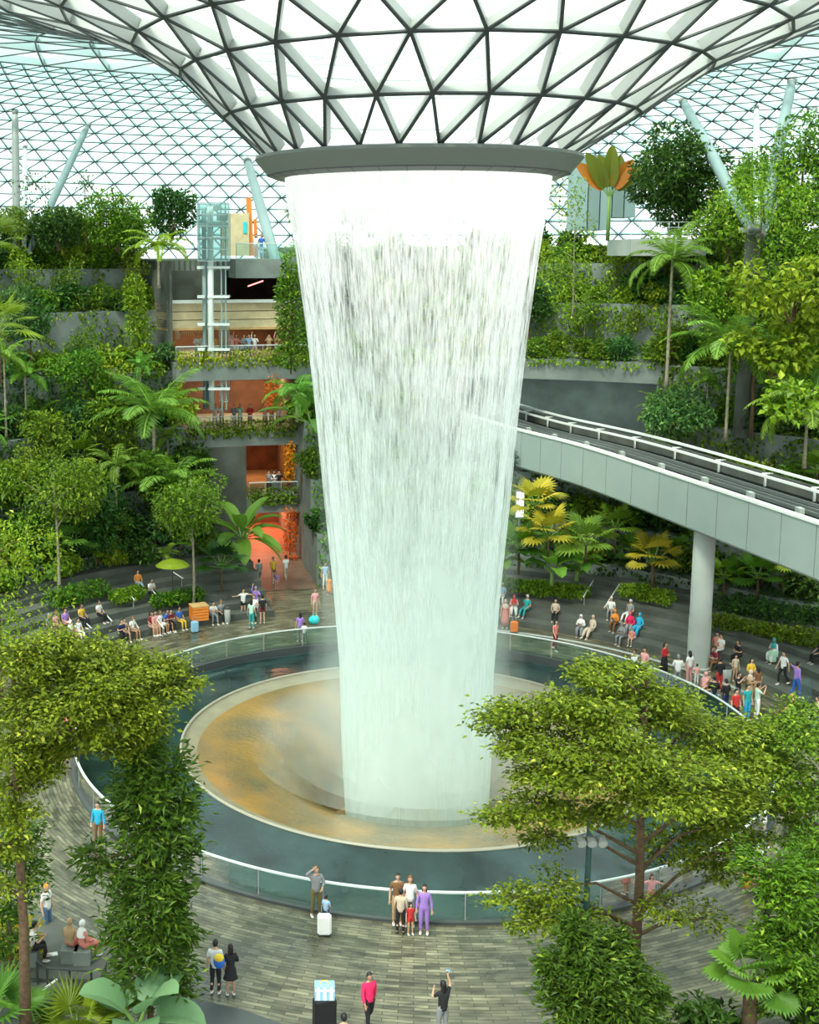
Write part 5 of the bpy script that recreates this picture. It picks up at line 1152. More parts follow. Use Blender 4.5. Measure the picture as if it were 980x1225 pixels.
    def hair(kind):
        mb = MB()
        def hf2(v):
            x, y, z = v; return hc + Vector((x * .086, y * .106 + .006, z * .125 + .004))
        v, f = ico(3, hf2); v = [Vector(a) for a in v]
        if kind == 'hijab':
            keep = [q for q in f if not all((v[i].y - hc.y) < -.045 and abs(v[i].x) < .052 and -.095 < (v[i].z - hc.z) < .075 for i in q)]
            mb.add(v, keep, 0); nk_ = Vector(J['nk']); o = len(mb.v); n = 20
            prof = [(.062, .06), (.075, .0), (.14, -.06), (.19, -.16), (.20, -.26)]
            for k_ in range(n):
                a = 2 * PI * k_ / n
                for r_, z_ in prof: mb.v.append(tuple(nk_ + Vector((r_ * k * math.cos(a), r_ * .78 * math.sin(a), z_ + .04))))
            for k_ in range(n):
                for i in range(len(prof) - 1): mb.f.append([o + k_*5 + i, o + k_*5 + i + 1, o + ((k_+1) % n)*5 + i + 1, o + ((k_+1) % n)*5 + i]); mb.m.append(0)
        else:
            lim = -.02 if kind == 'short' else -.07
            keep = [q for q in f if not any(((v[i].y - hc.y) < -.052 and (v[i].z - hc.z) < .062) or ((v[i].z - hc.z) < lim and (v[i].y - hc.y) < .02) or (v[i].z - hc.z) < -.1 for i in q)]
            mb.add(v, keep, 0)
            if kind == 'long':
                v2, f2 = ico(2, lambda q: hc + Vector((q.x * .095, .055 + q.y * .05, -.11 + q.z * .20))); mb.add(v2, f2, 0)
            if kind == 'bun':
                v2, f2 = ico(2, lambda q: hc + Vector((q.x * .04, .10 + q.y * .04, .05 + q.z * .04))); mb.add(v2, f2, 0)
        return mb.v, mb.f
    PC[(pose, female)] = dict(body=body, top=top, bottom=bottom, shoes=shoes, hair=hair, cache={}); return PC[(pose, female)]
def piece(d, key, name, fn):
    if key not in d['cache']:
        v, f = fn(); d['cache'][key] = mesh_from(name, v, f, 'cloth_white', smooth=True)
    return d['cache'][key]
def setm(o, m):
    o.material_slots[0].link = 'OBJECT'; o.material_slots[0].material = M[m]
def person(label, loc, rz, pose='stand', top='white', bottom='black', hair='black', hk='short', bk='trousers', female=False, long=False, s=1.0, skin='light', group=None, shoes='white'):
    d = build_pose(pose, female); t = thing('person', label, 'person', loc, rz, group); t.scale = (s, s, s)
    b = link('body', d['body'], t); setm(b, 'skin_' + skin)
    o = link('shirt', piece(d, ('t', long), 'shirt', lambda: d['top'](long)), t); setm(o, 'cloth_' + top)
    nm = {'trousers': 'trousers', 'shorts': 'shorts', 'skirt': 'skirt', 'dress': 'skirt'}[bk]
    o = link(nm, piece(d, ('b', bk), nm, lambda: d['bottom'](bk)), t); setm(o, 'cloth_' + bottom)
    o = link('shoes', piece(d, 's', 'shoes', d['shoes']), t); setm(o, 'cloth_' + shoes)
    nm = 'headscarf' if hk == 'hijab' else 'hair'
    o = link(nm, piece(d, ('h', hk), nm, lambda: d['hair'](hk)), t); setm(o, ('cloth_' + hair) if hk == 'hijab' or hair in CLO and hair != 'black' else 'hair_' + hair)
    return t
def tier_at(r, az):
    if 107 <= az <= 152: R_ = [(20.9 + .9 * i, .38 * (i + 1)) for i in range(7)]
    elif 14 <= az <= 78: R_ = [(19.6 + 1.05 * i, .34 * (i + 1)) for i in range(6)]
    else: return 0, None
    z, e = 0, None
    for a, b in R_:
        if r >= a: z, e = b, a
    return z, e
def hit(px, py):
    v = ray(px, py); t_ = 30.
    while t_ < 110:
        p = CAM + v * t_; z, e = tier_at(math.hypot(p[0], p[1]), math.degrees(math.atan2(p[1], p[0])))
        if p[2] <= z: return p, z, e
        t_ += .05
    return p, 0, None
benches = []
def sitter(label, px, py, **kw):
    """seated person whose seat is seen at the pixel: on a step edge, else on a low stone bench"""
    p, z, e = hit(px, py); r = math.hypot(p[0], p[1]); az = math.atan2(p[1], p[0])
    if e is None:
        a = math.degrees(az); first = 20.9 if 107 <= a <= 152 else 19.6 if 14 <= a <= 78 else None
        if first and first - r < 1.3: r, z = first + .22, tier_at(first + .2, a)[0]
        else:
            g_ = G(px, py, .43); r, z, az = math.hypot(g_.x, g_.y), .43, math.atan2(g_.y, g_.x); benches.append((g_.x, g_.y, az))
    else: r = e + .24
    loc = (r * math.cos(az), r * math.sin(az), z + .02); rz = az - PI / 2 + kw.pop('turn', 0)
    return person(label, loc, rz, kw.pop('pose', 'sit'), **kw)
def stander(label, px, py, rz=0, z=0, **kw):
    if z is None: p, zz_, e = hit(px, py); g_ = Vector((p[0], p[1], zz_))
    else: g_ = G(px, py, z)
    return person(label, (g_.x, g_.y, g_.z), math.radians(rz), **kw)
f = dict(female=True)
# foreground
stander('person in a bright blue jacket and brown trousers beside the glass railing on the left', 118, 1012, -15, top='sky', bottom='brown', hk='short', long=True, s=.98)
stander('person with one arm over their head in a patterned grey shirt and olive trousers', 378, 1096, 15, pose='handhead', top='grey', bottom='olive', hair='brown', long=True)
stander('small child in light blue bending over the white suitcase', 390, 1108, 150, pose='folded', top='lblue', bottom='navy', s=.62)
stander('man in a brown shirt at the back of the family group by the railing', 475, 1106, 0, top='brown', bottom='tan', s=1.02)
stander('man in a beige shirt and dark trousers in front of the family group', 479, 1117, 170, top='beige', bottom='black', s=.88, shoes='black')
stander('woman in a white top in the middle of the family group', 490, 1108, -10, top='white', bottom='grey', hair='brown', hk='long', **f)
stander('small child in a red outfit at the front of the family group', 491, 1118, 10, top='red', bottom='red', s=.62, bk='shorts', hk='long', **f)
stander('woman in a long purple outfit at the right end of the family group', 507, 1117, -10, top='purple', bottom='purple', hk='long', long=True, s=.97, **f)
stander('person in a white T-shirt and black trousers wearing a yellow and blue bag', 258, 1189, 172, top='white', bottom='black', s=.98)
stander('woman with long black hair in a short black dress, seen from behind', 276, 1191, 190, pose='folded', top='black', bottom='black', bk='dress', hk='long', long=True, s=.93, skin='mid', **f)
stander('person in a bright pink hoodie and black trousers walking at the bottom centre', 441, 1232, 20, pose='walk', top='hotpink', bottom='black', long=True, s=1.0, skin='mid')
stander('woman with long dark hair raising a phone at the bottom centre, in black and grey', 529, 1243, 200, pose='reach', top='black', bottom='grey', hk='long', **f)
stander('person seen only as a dark haired head at the bottom edge', 411, 1285, 180, top='navy', bottom='black')
stander('person in a dark navy suit by the railing behind the tiered tree', 793, 1066, 20, pose='folded', top='navy', bottom='navy', long=True)
stander('girl in a pink dress stretching out her arms behind the tiered tree', 778, 1092, 0, pose='armsout', top='pink', bottom='salmon', bk='dress', hk='long', s=.78, **f)
stander('woman in white and pink standing right of the tiered tree', 905, 1066, 15, top='white', bottom='pink', hair='white', hk='hijab', bk='skirt', long=True, **f)
stander('child in pink holding a yellow bag right of the tiered tree', 892, 1066, 20, top='pink', bottom='yellow', s=.72, bk='skirt', **f)
stander('person in a white shirt partly behind the light green crown on the right', 912, 1012, 60, pose='point', top='white', bottom='grey', long=True)
stander('person in black bending at the lower right between the trees', 915, 1125, 60, pose='folded', top='black', bottom='black', long=True, skin='mid')
stander('person in an orange cap, white top and blue jeans at the left edge', 57, 1118, 60, top='white', bottom='denim', hair='orange')
stander('woman in black by the railing under the left tree crown', 68, 884, 60, top='black', bottom='black', hair='black', hk='hijab', bk='skirt', long=True, **f)
stander('woman in a red and pink outfit by the railing under the left tree crown', 83, 882, 30, top='salmon', bottom='salmon', hair='pink', hk='hijab', bk='skirt', long=True, **f)
# platform, steps and rail at the lower left
def plat_xy(px, py, z=.42): return G(px, py, z)
c = [plat_xy(-60, 1080), plat_xy(62, 1092), plat_xy(128, 1150), plat_xy(118, 1172), plat_xy(-60, 1168)]
pl = thing('stone_platform', 'raised grey stone platform with two seated women at the lower left', 'platform', (c[2].x, c[2].y, 0))
m = MB(); o_ = pl.location; V = [(q.x - o_.x, q.y - o_.y, z) for z in (0, .42) for q in c]; n = len(c)
m.add(V, [list(range(n))[::-1], [n + i for i in range(n)]] + [[i, (i + 1) % n, n + (i + 1) % n, n + i] for i in range(n)]); bld(m, 'block', ['concrete_dark'], pl)
for i, (x, y, lab, tp, bt, hr) in enumerate([(84, 1148, 'woman with a tan headscarf seen from behind, sitting on the stone platform', 'tan', 'salmon', 'tan'), (99, 1150, 'woman with a white headscarf and pink dress sitting on the stone platform', 'salmon', 'salmon', 'white')]):
    g_ = plat_xy(x, y, .44); person(lab, (g_.x, g_.y, .86), math.radians(160 - 25 * i), 'sit', tp, bt, hr, 'hijab', 'skirt', True, True, s=1.0)
    m = MB(); m.box((0, 0, .21), (.5, .45, .42)); st = thing('stone_stool', ['low stone block under the woman with the tan headscarf', 'low stone block under the woman with the white headscarf'][i], 'stool', (g_.x, g_.y, .42)); bld(m, 'block', ['concrete'], st)
g_ = plat_xy(36, 1152, .44); person('person in white looking at a phone, seated beside the thin trunk at the lower left', (g_.x, g_.y, .86), math.radians(110), 'sitlean', 'white', 'black', 'black', 'short')
m = MB(); m.box((0, 0, .21), (.5, .45, .42)); st = thing('stone_stool', 'low stone block under the person in white with a phone', 'stool', (g_.x, g_.y, .42)); bld(m, 'block', ['concrete'], st)
m = MB(); g_ = plat_xy(63, 1142, .42); m.box((0, 0, .01), (.30, .2, .02), .3); t = tag(bld(m, 'paper_sheet', ['white'], loc=(g_.x, g_.y, .42)), 'white sheet of paper lying on the stone platform', 'paper')
st = thing('stone_stairs', 'dark stone stairs descending at the bottom left corner', 'stairs', G(40, 1210))
a_ = G(-40, 1225); b_ = G(95, 1225)
for i in range(6):
    q0 = G(-60, 1172 + i * 13); q1 = G(100 - i * 9, 1172 + i * 13); m = MB(); m.box(((q0.x + q1.x) / 2 - st.location.x, (q0.y + q1.y) / 2 - .22 - st.location.y, (.36 - .06 * i) / 2), (q1.x - q0.x, .5, .36 - .06 * i)); bld(m, 'step', ['concrete_dark'], st)
rl = thing('handrail', 'dark post railing with a pale slanting handrail at the bottom left', 'railing', G(60, 1190))
tops = [P(x, y, G(x, 1190).y) for x, y in ((44, 1150), (56, 1158), (83, 1160), (109, 1162))]
for q in tops:
    m = MB(); qq = q - rl.location; m.beam((qq.x, qq.y, 0), (qq.x, qq.y, qq.z), .06, .06, (0, 1, 0)); bld(m, 'post', ['steel_dark'], rl)
m = MB(); m.tube([q - rl.location for q in tops], .03, 6); bld(m, 'top_rail', ['steel_dark'], rl)
m = MB(); m.tube([P(68, 1172, G(68, 1195).y) - rl.location, P(18, 1208, G(18, 1235).y) - rl.location], .035, 6); bld(m, 'slanting_rail', ['beam_white'], rl)
# dark kerb area at the bottom
m = MB(); gk = [G(x, y) for x, y in ((198, 1199), (235, 1200), (290, 1212), (345, 1232), (360, 1280), (150, 1280))]
V = [(q.x, q.y, z) for z in (0, .12) for q in gk]; n = len(gk); m.add(V, [list(range(n))[::-1], [n + i for i in range(n)]] + [[i, (i + 1) % n, n + (i + 1) % n, n + i] for i in range(n)]); struct(bld(m, 'kerb', ['kerb']))
# seated on the left steps
LS = [('man in grey-green seated highest on the left near the edge', 53, 752, 'grey', 'olive', 'grey', 'short', 'trousers', 0), ('person in pink seated left of the thin pale trunk', 70, 752, 'pink', 'brown', 'brown', 'short', 'shorts', 0),
 ('person in a purple top seated right of the thin pale trunk', 81, 750, 'purple', 'pink', 'black', 'short', 'shorts', 0), ('person in a yellow shirt seated behind a white handrail on the left steps', 94, 741, 'yellow', 'black', 'black', 'short', 'trousers', 0),
 ('person in navy seated on the lowest step at the far left', 66, 772, 'navy', 'navy', 'black', 'short', 'trousers', 1), ('woman in white seated on the low left steps, left one of two in white', 88, 770, 'white', 'salmon', 'white', 'hijab', 'skirt', 0),
 ('person in white seated on the low left steps, right one of two in white', 97, 764, 'white', 'white', 'black', 'short', 'trousers', 0), ('man in a white shirt and black trousers seated alone on the left steps', 121, 740, 'white', 'black', 'black', 'short', 'trousers', 0),
 ('person in a tan top seated in the middle of the left steps', 148, 758, 'tan', 'tan', 'black', 'short', 'shorts', 0), ('person in a pale top seated beside the one in tan', 156, 755, 'white', 'tan', 'brown', 'short', 'shorts', 0), ('person in dark blue seated in front of the one in tan', 157, 772, 'navy', 'black', 'black', 'short', 'trousers', 1),
 ('woman in maroon seated right of the middle on the left steps', 174, 748, 'maroon', 'pink', 'black', 'long', 'shorts', 0), ('woman in pale pink seated beside a white handrail', 182, 748, 'pink', 'pink', 'black', 'long', 'shorts', 0), ('person in a bright blue shirt seated on the left steps', 191, 744, 'blue', 'tan', 'black', 'short', 'shorts', 1),
 ('person in light pink seated at the right end of the low left steps', 196, 764, 'pink', 'white', 'black', 'short', 'shorts', 0), ('woman in a white dress seated near the lowest left step', 204, 762, 'white', 'white', 'brown', 'long', 'dress', 0), ('person in red and black seated between the white dress and the yellow skirt', 212, 758, 'maroon', 'black', 'black', 'short', 'trousers', 1),
 ('person in blue and yellow seated beside the light blue suitcase', 221, 755, 'blue', 'yellow', 'black', 'short', 'trousers', 0), ('man in an orange top and blue trousers seated high on the left steps', 167, 706, 'orange', 'lblue', 'black', 'short', 'trousers', 0), ('man in a white shirt seated high on the left steps beside a handrail', 182, 712, 'white', 'black', 'black', 'short', 'trousers', 1),
 ('person in white seated in front of the dark bench beyond the orange crate', 256, 744, 'white', 'grey', 'black', 'short', 'trousers', 1), ('person in grey seated at the right end of the dark bench beyond the orange crate', 266, 744, 'grey', 'black', 'brown', 'short', 'trousers', 0)]
for i, (lab, x, y, tp, bt, hr, hk, bk, ps) in enumerate(LS): sitter(lab, x, y, top=tp, bottom=bt, hair=hr, hk=hk, bk=bk, pose=['sit', 'sitlean'][ps], female=hk in ('long', 'hijab'), s=1.0 + .03 * math.sin(i * 7), skin=['light', 'mid'][i % 2], turn=.2 * math.sin(i * 3))
# standing beyond the fountain, left and on the path
for a in [('person in white with arms out left of the group near the path', 291, 738, 30, 'armsout', 'white', 'black', 'black', 'short', 'shorts', 1), ('person in a purple hat at the back of the group near the path', 306, 735, 10, 'reach', 'purple', 'white', 'purple', 'short', 'trousers', 1), ('person in white at the centre of the group near the path', 304, 746, -20, 'folded', 'white', 'black', 'black', 'short', 'trousers', 1),
          ('woman in a pale top and dark trousers in front of the group near the path', 301, 752, 160, 'stand', 'mint', 'teal', 'black', 'long', 'trousers', 1), ('person in black with shorts at the right of the group near the path', 314, 746, 190, 'stand', 'black', 'maroon', 'black', 'short', 'shorts', 1), ('person in grey walking at the left edge of the red path', 310, 700, 200, 'walk', 'grey', 'grey', 'black', 'short', 'trousers', 1),
          ('person in ochre walking down the red path', 327, 697, 20, 'walk', 'yellow', 'brown', 'black', 'short', 'shorts', 1), ('small child in purple on the red path', 331, 704, 0, 'stand', 'purple', 'pink', 'black', 'short', 'shorts', .62), ('person in white walking on the right side of the red path', 342, 695, 200, 'walk', 'white', 'beige', 'black', 'short', 'trousers', 1),
          ('person in pink standing behind the turquoise bag', 377, 738, 20, 'stand', 'pink', 'beige', 'brown', 'short', 'shorts', 1), ('woman in grey and purple at the far glass railing', 359, 768, 190, 'stand', 'purple', 'grey', 'black', 'long', 'trousers', .98), ('child in a pale top at the far glass railing', 364, 770, 170, 'stand', 'white', 'grey', 'black', 'short', 'trousers', .7),
          ('person in pale blue beside the left edge of the waterfall', 389, 704, 0, 'stand', 'lblue', 'white', 'black', 'short', 'trousers', 1), ('small person in orange beside the left edge of the waterfall', 394, 712, 0, 'stand', 'orange', 'orange', 'black', 'short', 'skirt', .7)]:
    lab, x, y, rz, ps, tp, bt, hr, hk, bk, s = a; stander(lab, x, y, rz, pose=ps, top=tp, bottom=bt, hair=hr, hk=hk, bk=bk, s=s, female=hk == 'long', long=ps == 'reach')
# right side seats
RS = [('person in pale blue seated next to the waterfall on the right', 600, 722, 'lblue', 'white', 'white', 'short', 'trousers'), ('woman in a pink headscarf seated right of the waterfall', 617, 726, 'pink', 'white', 'red', 'hijab', 'skirt'), ('person in green seated with outstretched arms right of the waterfall', 632, 728, 'teal', 'teal', 'white', 'short', 'trousers'),
 ('person in beige seated on the upper row behind the walking woman', 669, 731, 'beige', 'black', 'black', 'short', 'trousers'), ('woman in a white headscarf seated left of a woman in beige', 694, 756, 'white', 'grey', 'white', 'hijab', 'skirt'), ('woman in a beige headscarf and beige dress seated below the handrails', 706, 760, 'beige', 'beige', 'beige', 'hijab', 'skirt'),
 ('person in a white shirt seated at the foot of the right handrail', 729, 738, 'white', 'grey', 'white', 'short', 'trousers'), ('person in orange seated below the right handrail', 735, 752, 'orange', 'brown', 'orange', 'hijab', 'trousers'), ('person in pale grey seated at the top of the colourful group on the right', 751, 738, 'grey', 'white', 'white', 'short', 'trousers'),
 ('person in pink seated in the middle of the colourful group on the right', 752, 752, 'hotpink', 'grey', 'hotpink', 'hijab', 'skirt'), ('person in grey patterns seated at the front of the colourful group', 748, 762, 'grey', 'grey', 'grey', 'hijab', 'trousers'), ('person in a blue jacket seated at the right of the colourful group', 762, 758, 'sky', 'sky', 'sky', 'hijab', 'skirt'),
 ('child in salmon seated on the ground below the colourful group', 748, 776, 'salmon', 'pink', 'brown', 'short', 'shorts'), ('person in white and pink lounging by the far railing, left one', 757, 798, 'white', 'pink', 'black', 'short', 'shorts'), ('person in pink lounging by the far railing, right one', 770, 796, 'pink', 'white', 'black', 'short', 'shorts'),
 ('person in a white cap seated in the crowd right of the pier', 848, 786, 'white', 'maroon', 'white', 'short', 'trousers'), ('person in maroon seated in the crowd right of the pier', 857, 794, 'maroon', 'brown', 'black', 'short', 'trousers'), ('person in salmon seated in the crowd right of the pier', 860, 776, 'salmon', 'brown', 'black', 'short', 'trousers'), ('person in white seated topmost in the crowd right of the pier', 873, 776, 'white', 'white', 'black', 'short', 'trousers'),
 ('person in black seated right of the topmost person in white', 882, 788, 'black', 'black', 'black', 'short', 'trousers'), ('woman in a pink headscarf kneeling by the railing right of the pier', 842, 826, 'pink', 'brown', 'pink', 'hijab', 'skirt'), ('person in brown crouching by the railing right of the pier', 850, 830, 'brown', 'brown', 'brown', 'short', 'skirt'),
 ('woman in a turquoise headscarf and white dress seated at the right', 935, 782, 'white', 'white', 'teal', 'hijab', 'skirt'), ('person in white seated at the far right edge near the glass post', 966, 866, 'white', 'beige', 'brown', 'short', 'trousers'), ('person in beige seated at the far right edge', 978, 856, 'beige', 'brown', 'black', 'short', 'trousers'), ('person in blue at the right edge, lowest of the seated ones', 979, 872, 'blue', 'blue', 'beige', 'short', 'trousers'), ('person in ochre seated left of the glass post at the right', 945, 852, 'orange', 'brown', 'brown', 'long', 'skirt'), ('person in dark clothes seated on the upper row at the right edge', 977, 790, 'black', 'black', 'black', 'short', 'trousers')]
for i, (lab, x, y, tp, bt, hr, hk, bk) in enumerate(RS): sitter(lab, x, y, top=tp, bottom=bt, hair=hr, hk=hk, bk=bk, pose=['sit', 'sitlean', 'sitback'][i % 3 if 'loung' not in lab else 2], female=hk in ('long', 'hijab'), long=hk == 'hijab', s=.75 if 'child' in lab else 1.0, turn=.25 * math.sin(i * 2.3), skin=['light', 'mid', 'light'][i % 3])
for a in [('woman in an orange-brown headscarf standing beside the orange suitcase', 604, 752, -20, 'stand', 'salmon', 'salmon', 'beige', 'hijab', 'skirt', 1), ('woman in pink and red walking beyond the fountain on the right', 664, 779, 30, 'walk', 'salmon', 'maroon', 'black', 'long', 'trousers', 1), ('woman in a red top and long black skirt left of the pier', 794, 808, 40, 'folded', 'red', 'black', 'black', 'long', 'skirt', 1),
          ('man in a white shirt leaning at the railing in front of the pier', 810, 824, 170, 'folded', 'white', 'grey', 'grey', 'short', 'trousers', 1.02), ('woman in a pale pink outfit beside the pier', 824, 818, 200, 'stand', 'white', 'pink', 'black', 'long', 'trousers', .98), ('small child in white beside the pier', 833, 819, 180, 'stand', 'pink', 'white', 'black', 'short', 'trousers', .62),
          ('man in a black shirt and red trousers right of the pier', 860, 828, 180, 'folded', 'black', 'red', 'black', 'short', 'trousers', 1.02), ('person in dark denim at the railing, left of two', 853, 851, 170, 'folded', 'black', 'denim', 'black', 'short', 'trousers', 1), ('person in dark clothes at the railing, right of two', 867, 855, 200, 'folded', 'black', 'navy', 'black', 'short', 'trousers', 1),
          ('boy in beige standing beside the round bin', 879, 815, 10, 'stand', 'beige', 'tan', 'black', 'short', 'shorts', .8), ('woman in yellow at the top of the cluster right of the bin', 897, 828, 20, 'folded', 'yellow', 'brown', 'black', 'long', 'skirt', 1), ('woman in brown standing in the cluster right of the bin', 905, 838, 200, 'stand', 'brown', 'tan', 'black', 'long', 'skirt', 1),
          ('person in tan with a headscarf in the cluster right of the bin', 896, 842, 60, 'folded', 'tan', 'tan', 'beige', 'hijab', 'skirt', .98), ('person in black at the left of the cluster right of the bin', 882, 846, 40, 'photo', 'black', 'grey', 'black', 'short', 'trousers', 1), ('person in turquoise in the cluster just above the tree crown', 893, 862, 20, 'stand', 'teal', 'sky', 'black', 'short', 'trousers', 1),
          ('person in red just above the tree crown', 879, 868, 20, 'stand', 'red', 'black', 'black', 'short', 'trousers', 1), ('person in pale mint with raised arms above the tree crown', 905, 860, 90, 'photo', 'mint', 'white', 'black', 'short', 'trousers', 1), ('person in a long white top and black trousers walking on the right', 936, 820, -70, 'walk', 'white', 'black', 'black', 'short', 'trousers', 1),
          ('man in dark purple and blue trousers pointing to the right', 952, 835, 100, 'point', 'purple', 'blue', 'black', 'short', 'trousers', 1.04)]:
    lab, x, y, rz, ps, tp, bt, hr, hk, bk, s = a; stander(lab, x, y, rz, z=None, pose=ps, top=tp, bottom=bt, hair=hr, hk=hk, bk=bk, s=s, female=hk in ('long', 'hijab'), long=hk == 'hijab' or ps in ('folded', 'point'), skin='mid' if s > 1.01 else 'light')
for x, y, az in benches:
    t = thing('stone_bench', 'low stone seat block under a seated visitor on the plaza', 'bench', (x + .1 * math.cos(az), y + .1 * math.sin(az), 0), az, 'low stone seat blocks'); m = MB(); m.box((0, 0, .20), (.42, .62, .40)); bld(m, 'seat', ['concrete'], t); m = MB(); m.box((0, 0, .415), (.46, .66, .03)); bld(m, 'seat_slab', ['concrete_pale'], t)
# visitors on the mall floors
def floor_people(z, Y, L_):
    for lab, x, tp, bt, hk, ps, rz, s in L_:
        v = ray(x, 450); q = CAM + v * ((Y - CAM[1]) / v[1]); r = math.hypot(q[0], Y)
        person(lab, (q[0], Y, z + .0), math.radians(rz), ps, tp, bt, 'black', hk, 'trousers', hk == 'long', ps != 'stand', s=s)
floor_people(14.1, 36.2, [('person in white at the left of the third mall floor', 236, 'white', 'grey', 'short', 'folded', 10, 1), ('person in pale grey second from the left on the third mall floor', 243, 'white', 'white', 'long', 'photo', 10, 1), ('person in a yellow outfit in front of the lift on the third mall floor', 256, 'yellow', 'orange', 'long', 'stand', 0, 1), ('person in pink right of the lift on the third mall floor', 278, 'pink', 'pink', 'short', 'photo', 0, 1), ('person in red and white beside the one in pink on the third mall floor', 283, 'salmon', 'white', 'long', 'reach', 0, 1), ('person in grey in the middle of the third mall floor railing', 292, 'grey', 'grey', 'short', 'folded', 20, 1), ('person in pale blue in the middle of the third mall floor railing', 298, 'lblue', 'navy', 'short', 'photo', -10, 1), ('person in white and pink at right on the third mall floor', 305, 'white', 'pink', 'long', 'reach', 0, 1), ('person in tan near the right end of the third mall floor', 322, 'tan', 'tan', 'short', 'photo', 0, 1), ('person in salmon at the right end of the third mall floor', 331, 'salmon', 'beige', 'long', 'reach', 30, 1)])
floor_people(9.0, 37.3, [('person in white at the left of the middle mall floor beside the lift', 257, 'white', 'white', 'short', 'photo', 0, 1), ('second person in white beside the lift on the middle mall floor', 265, 'white', 'grey', 'long', 'photo', 10, 1), ('person in pale grey at the middle mall floor railing', 280, 'grey', 'white', 'short', 'folded', 0, 1), ('person in mint at the middle mall floor railing', 287, 'mint', 'green', 'long', 'photo', 0, 1), ('person in bright red at the middle mall floor railing', 299, 'red', 'red', 'short', 'folded', 0, 1), ('person in pale pink right of the one in red on the middle mall floor', 317, 'pink', 'salmon', 'long', 'photo', 0, 1), ('person in pink and tan near the right end of the middle mall floor', 325, 'salmon', 'tan', 'short', 'reach', 0, 1), ('person in white at the right end of the middle mall floor', 333, 'white', 'salmon', 'short', 'photo', 0, 1)])
floor_people(4.35, 36.0, [('person in grey at the lowest mall floor railing', 322, 'grey', 'black', 'short', 'photo', 0, 1), ('person in white at the lowest mall floor railing', 328, 'white', 'grey', 'long', 'folded', 0, 1), ('person in black at the right of the lowest mall floor railing', 334, 'black', 'grey', 'short', 'photo', 0, 1)])
floor_people(21.1, 37.0, [('person in blue on the top deck beside the orange boards', 313, 'blue', 'lblue', 'short', 'stand', 0, 1), ('person in white on the top deck beside the orange boards', 307, 'white', 'pink', 'long', 'stand', 0, 1)])

# ------------------------------------------------------------------ luggage and small things
def suitcase(label, loc, rz, col, s=1.0, h=.62, w=.42, d=.26):
    t = thing('suitcase', label, 'suitcase', loc, rz); t.scale = (s, s, s)
    bm = bmesh.new(); bmesh.ops.create_cube(bm, size=1); bmesh.ops.scale(bm, vec=(w, d, h), verts=bm.verts); bmesh.ops.bevel(bm, geom=bm.edges, offset=.045, segments=3, affect='EDGES'); bmesh.ops.translate(bm, vec=(0, 0, h / 2 + .06), verts=bm.verts)
    me = bpy.data.meshes.new('shell'); bm.to_mesh(me); bm.free(); me.materials.append(M[col]); link('shell', me, t)
    for x in (-1, 1):
        for y in (-1, 1): m = MB(); m.tube([(x * w * .38 - .012, y * d * .32, .035), (x * w * .38 + .012, y * d * .32, .035)], .034, 8); bld(m, 'wheel', ['black'], t)
    m = MB(); m.tube([(-.09, .06, h), (-.09, .06, h + .32), (.09, .06, h + .32), (.09, .06, h)], .012, 6); bld(m, 'pull_handle', ['steel_grey'], t)
    m = MB()
    for i in range(5): m.box((-w * .32 + w * .16 * i, -d / 2 - .003, h / 2 + .06), (.012, .012, h * .8))
    bld(m, 'ribs', [col], t); return t
suitcase('white hard shell suitcase standing in front of the person with an arm over their head', G(388, 1119), 0, 'white', 1.05)
t = suitcase('large dark suitcase piled with a blue and white bag at the bottom edge', G(388, 1236), .2, 'black', 1.25, .8, .5, .3)
m = MB(); g_ = G(388, 1236); m.box((0, 0, .2), (.55, .34, .40)); 
t = thing('travel_bag', 'blue and white checked bag on top of the dark suitcase', 'bag', (g_.x, g_.y, 1.09)); bld(m, 'body', ['lightblue'], t); m = MB()
for i in range(3): m.box((-.18 + .18 * i, -.175, .2), (.09, .012, .38))
m.box((0, -.175, .3), (.54, .014, .06)); bld(m, 'white_stripes', ['white'], t); m = MB(); m.tube([(-.12, 0, .38), (-.08, 0, .5), (.08, 0, .5), (.12, 0, .38)], .015, 6); bld(m, 'carry_handle', ['yellow'], t)
suitcase('light blue suitcase beside the seated person in blue and yellow', G(233, 757, .0), .3, 'lightblue')
suitcase('orange suitcase beside the woman in the orange-brown headscarf', G(615, 757), 0, 'orange', 1.0)
p_, z_, e_ = hit(925, 793); suitcase('pale green suitcase beside the woman in the turquoise headscarf', (p_[0], p_[1], z_), .3, 'mint_shell' if 'mint_shell' in M else mat('mint_shell', (.5, .75, .55), .5).name, 1.0)
t = thing('shopping_bag', 'round turquoise bag on the paving in front of the person in pink', 'bag', G(376, 747)); v, f_ = ico(3, lambda q: Vector((q.x * .33, q.y * .24, .27 + q.z * .27))); m = MB(); m.add(v, f_); bld(m, 'body', ['turquoise'], t, True); m = MB(); m.tube([(-.12, 0, .48), (-.08, 0, .66), (.08, 0, .66), (.12, 0, .48)], .015, 6); bld(m, 'carry_handle', ['turquoise'], t)
t = thing('wooden_crate', 'orange glowing wooden crate behind the left seating steps', 'box', (0, 0, 0)); p_, z_, e_ = hit(238, 744); t.location = (p_[0], p_[1], z_); t.rotation_euler.z = .35
m = MB()
for i in range(5): m.box((0, -.40, .1 + i * .17), (.95, .03, .14)); m.box((0, .40, .1 + i * .17), (.95, .03, .14)); m.box((-.46, 0, .1 + i * .17), (.03, .8, .14)); m.box((.46, 0, .1 + i * .17), (.03, .8, .14))
bld(m, 'slats', ['orange'], t); m = MB(); m.box((0, 0, .88), (1.0, .86, .05)); bld(m, 'lid', ['wood'], t)
